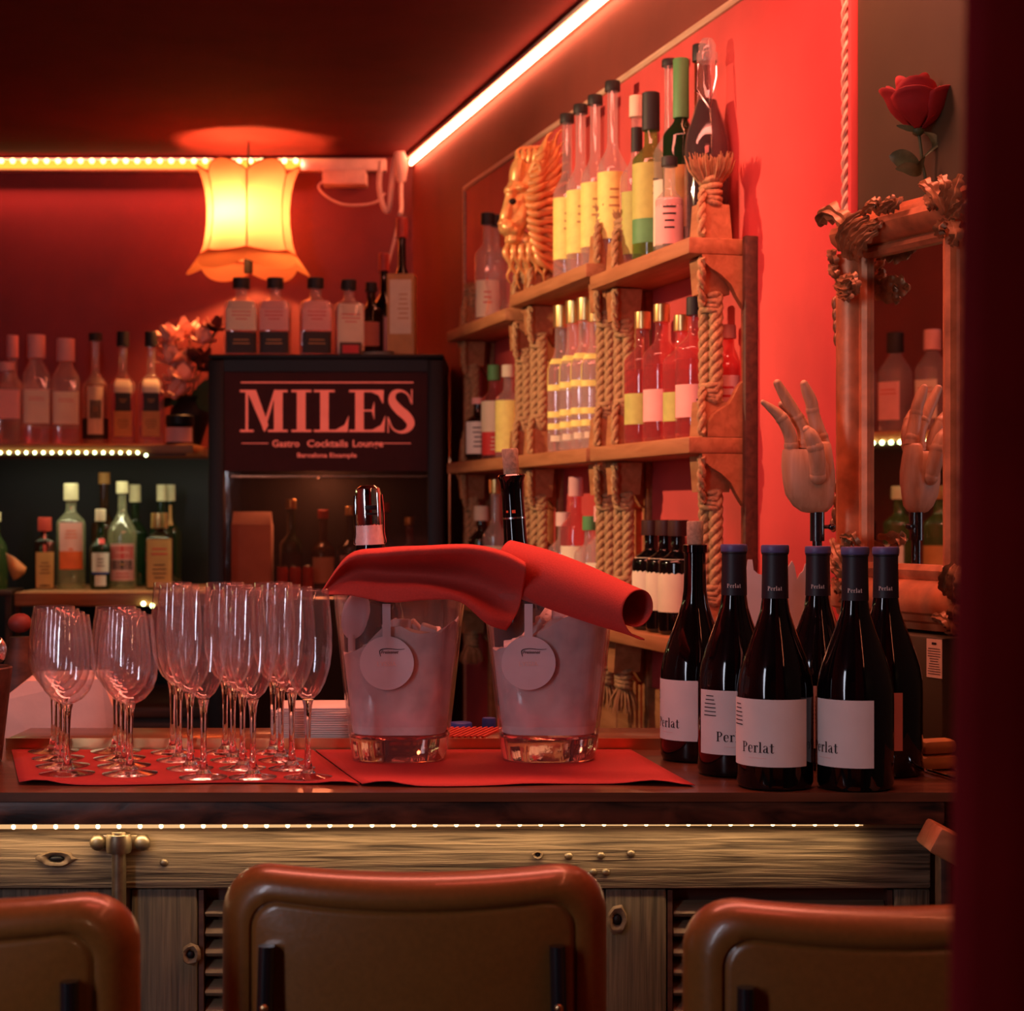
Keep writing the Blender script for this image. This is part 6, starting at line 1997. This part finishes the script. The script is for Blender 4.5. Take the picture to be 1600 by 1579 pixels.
def backrest_mb(w, top, bot):
    rings = []
    rc = 0.050
    base = lambda ins: pad_outline(w - ins, top - ins, bot + ins, max(0.012, rc - ins * 0.7), 0.009)
    #            inset, depth (towards the guests is negative)
    for ins, dp in ((0.050, 0.036), (0.020, 0.034), (0.006, 0.026), (0.0, 0.012), (0.0, 0.0), (0.004, -0.012), (0.012, -0.021), (0.022, -0.024), (0.0285, -0.0215), (0.030, -0.0180), (0.0315, -0.0180), (0.033, -0.0205), (0.037, -0.0215), (0.10, -0.0225)):
        o = base(ins)
        rings.append([Vector((x, dp + 0.9 * x * x - 0.02, z)) for x, z in o])
    m = len(rings[0])
    mb = MB()
    vv = [p for r in rings for p in r]
    ff = []
    for i in range(len(rings) - 1):
        for k in range(m):
            a, b = i * m + k, i * m + (k + 1) % m
            ff.append([a, b, b + m, a + m])
    mb.add(vv, ff)
    # close front and back with strips between left and right sides
    for base_i in (0, (len(rings) - 1) * m):
        c = sum((vv[base_i + k] for k in range(m)), Vector()) / m
        o = len(mb.v)
        mb.v.append(tuple(Vector((0, rings[0 if base_i == 0 else -1][0].y * 0 + (0.036 if base_i == 0 else -0.0225) - 0.02, c.z))))
        for k in range(m):
            mb.f.append([o, base_i + k, base_i + (k + 1) % m])
    return mb
SW, STOP, SBOT = 0.1795, 0.37, 0.03
def stool(px, D, top_py, label, rot=0.0):
    zt = Z(top_py, D)
    sz = zt - STOP - 0.03
    t = thing('bar_stool', label, 'stool', (X(px, D), D, 0), R(rot), 'amber leather bar stools')
    zo = zt - STOP
    part('backrest', lambda: backrest_mb(SW, STOP, SBOT), M['leather'], t, 50, loc=(0, 0, zo), key='backrest')
    for sx in (-1, 1):
        x = sx * 0.1325
        pts = [(x, -0.034, zo + 0.299), (x + sx * 0.002, -0.038, zo + 0.20), (x + sx * 0.004, -0.040, zo + 0.05), (x + sx * 0.004, -0.020, zo - 0.04), (x + sx * 0.004, 0.03, sz - 0.03)]
        p = part('back_post', MB().tube(spline(pts, 16), [0.0096] * 17, 12, True, 0.8), M['blackmetal'], t)
        part('bolt', MB().ell((x + sx * 0.001, -0.0458, zo + 0.245), (0.004, 0.0025, 0.004), 10, 6), M['brass'], p)
    part('seat', lambda: MB().lathe([(0, -0.03), (0.16, -0.03), (0.172, -0.018), (0.175, 0.0), (0.168, 0.02), (0.12, 0.032), (0, 0.036)], 32, 4), M['leather'], t, 50, loc=(0, 0.19, sz), key='seat')
    for sx in (-1, 1):
        for sy in (-1, 1):
            part('leg', MB().tube([(sx * 0.13, 0.19 + sy * 0.13, sz - 0.028), (sx * 0.165, 0.19 + sy * 0.165, 0.0)], 0.011, 10), M['blackmetal'], t)
    q = 0.152
    part('foot_ring', MB().tube([(-q, 0.19 - q, 0.28), (q, 0.19 - q, 0.28), (q, 0.19 + q, 0.28), (-q, 0.19 + q, 0.28), (-q, 0.19 - q, 0.28)], 0.008, 8), M['blackmetal'], t)
    return t
stool(647, 1.667, 1344, 'amber leather bar stool with a black posted backrest, in the middle')
stool(-108, 1.56, 1386, 'amber leather bar stool cut off by the left edge of the picture', -3)
stool(1392, 1.56, 1396, 'amber leather bar stool at the right, partly behind the dark curtain', 2)

# ---------------------------------------------------------------- dark curtain at the right
CDp = 0.72
rows = []
x0c = X(1500, CDp)
for i in range(13):
    z = 0.01 + (2.50 - 0.01) * i / 12
    row = []
    for j in range(61):
        u = j / 60.0
        x = x0c + u * 0.62 + (z - CZ) * 0.016 * (1 - u)
        y = CDp + (0.022 * math.sin(u * 40 - 1.2) + 0.010 * math.sin(u * 71 + 1)) * min(1, u * 5) + 0.06 * u
        row.append(Vector((x, y, z)))
    rows.append(row)
cu = thing('curtain', 'dark red velvet curtain hanging close to the camera on the right', 'curtain', (x0c + 0.3, CDp, 0))
q = part('cloth', MB().grid([[p - cu.location for p in r] for r in rows]), M['curtain'], cu, 80)
so = q.modifiers.new('thickness', 'SOLIDIFY')
so.thickness = 0.004
part('rod', MB().tube([(-0.36, 0.02, 2.51), (0.40, 0.05, 2.51)], 0.012, 12), M['blackmetal'], cu)
for k in range(8):
    part('ring', MB().tube([(-0.28 + k * 0.085, 0.02 + 0.016 * math.cos(2 * PI * j / 14), 2.507 + 0.018 * math.sin(2 * PI * j / 14)) for j in range(15)], 0.002, 6, False), M['brass'], cu)
for sx in (-0.33, 0.37):
    part('rod_hanger', MB().tube([(sx, 0.03, 2.51), (sx, 0.03, CEIL)], 0.006, 8), M['blackmetal'], cu)
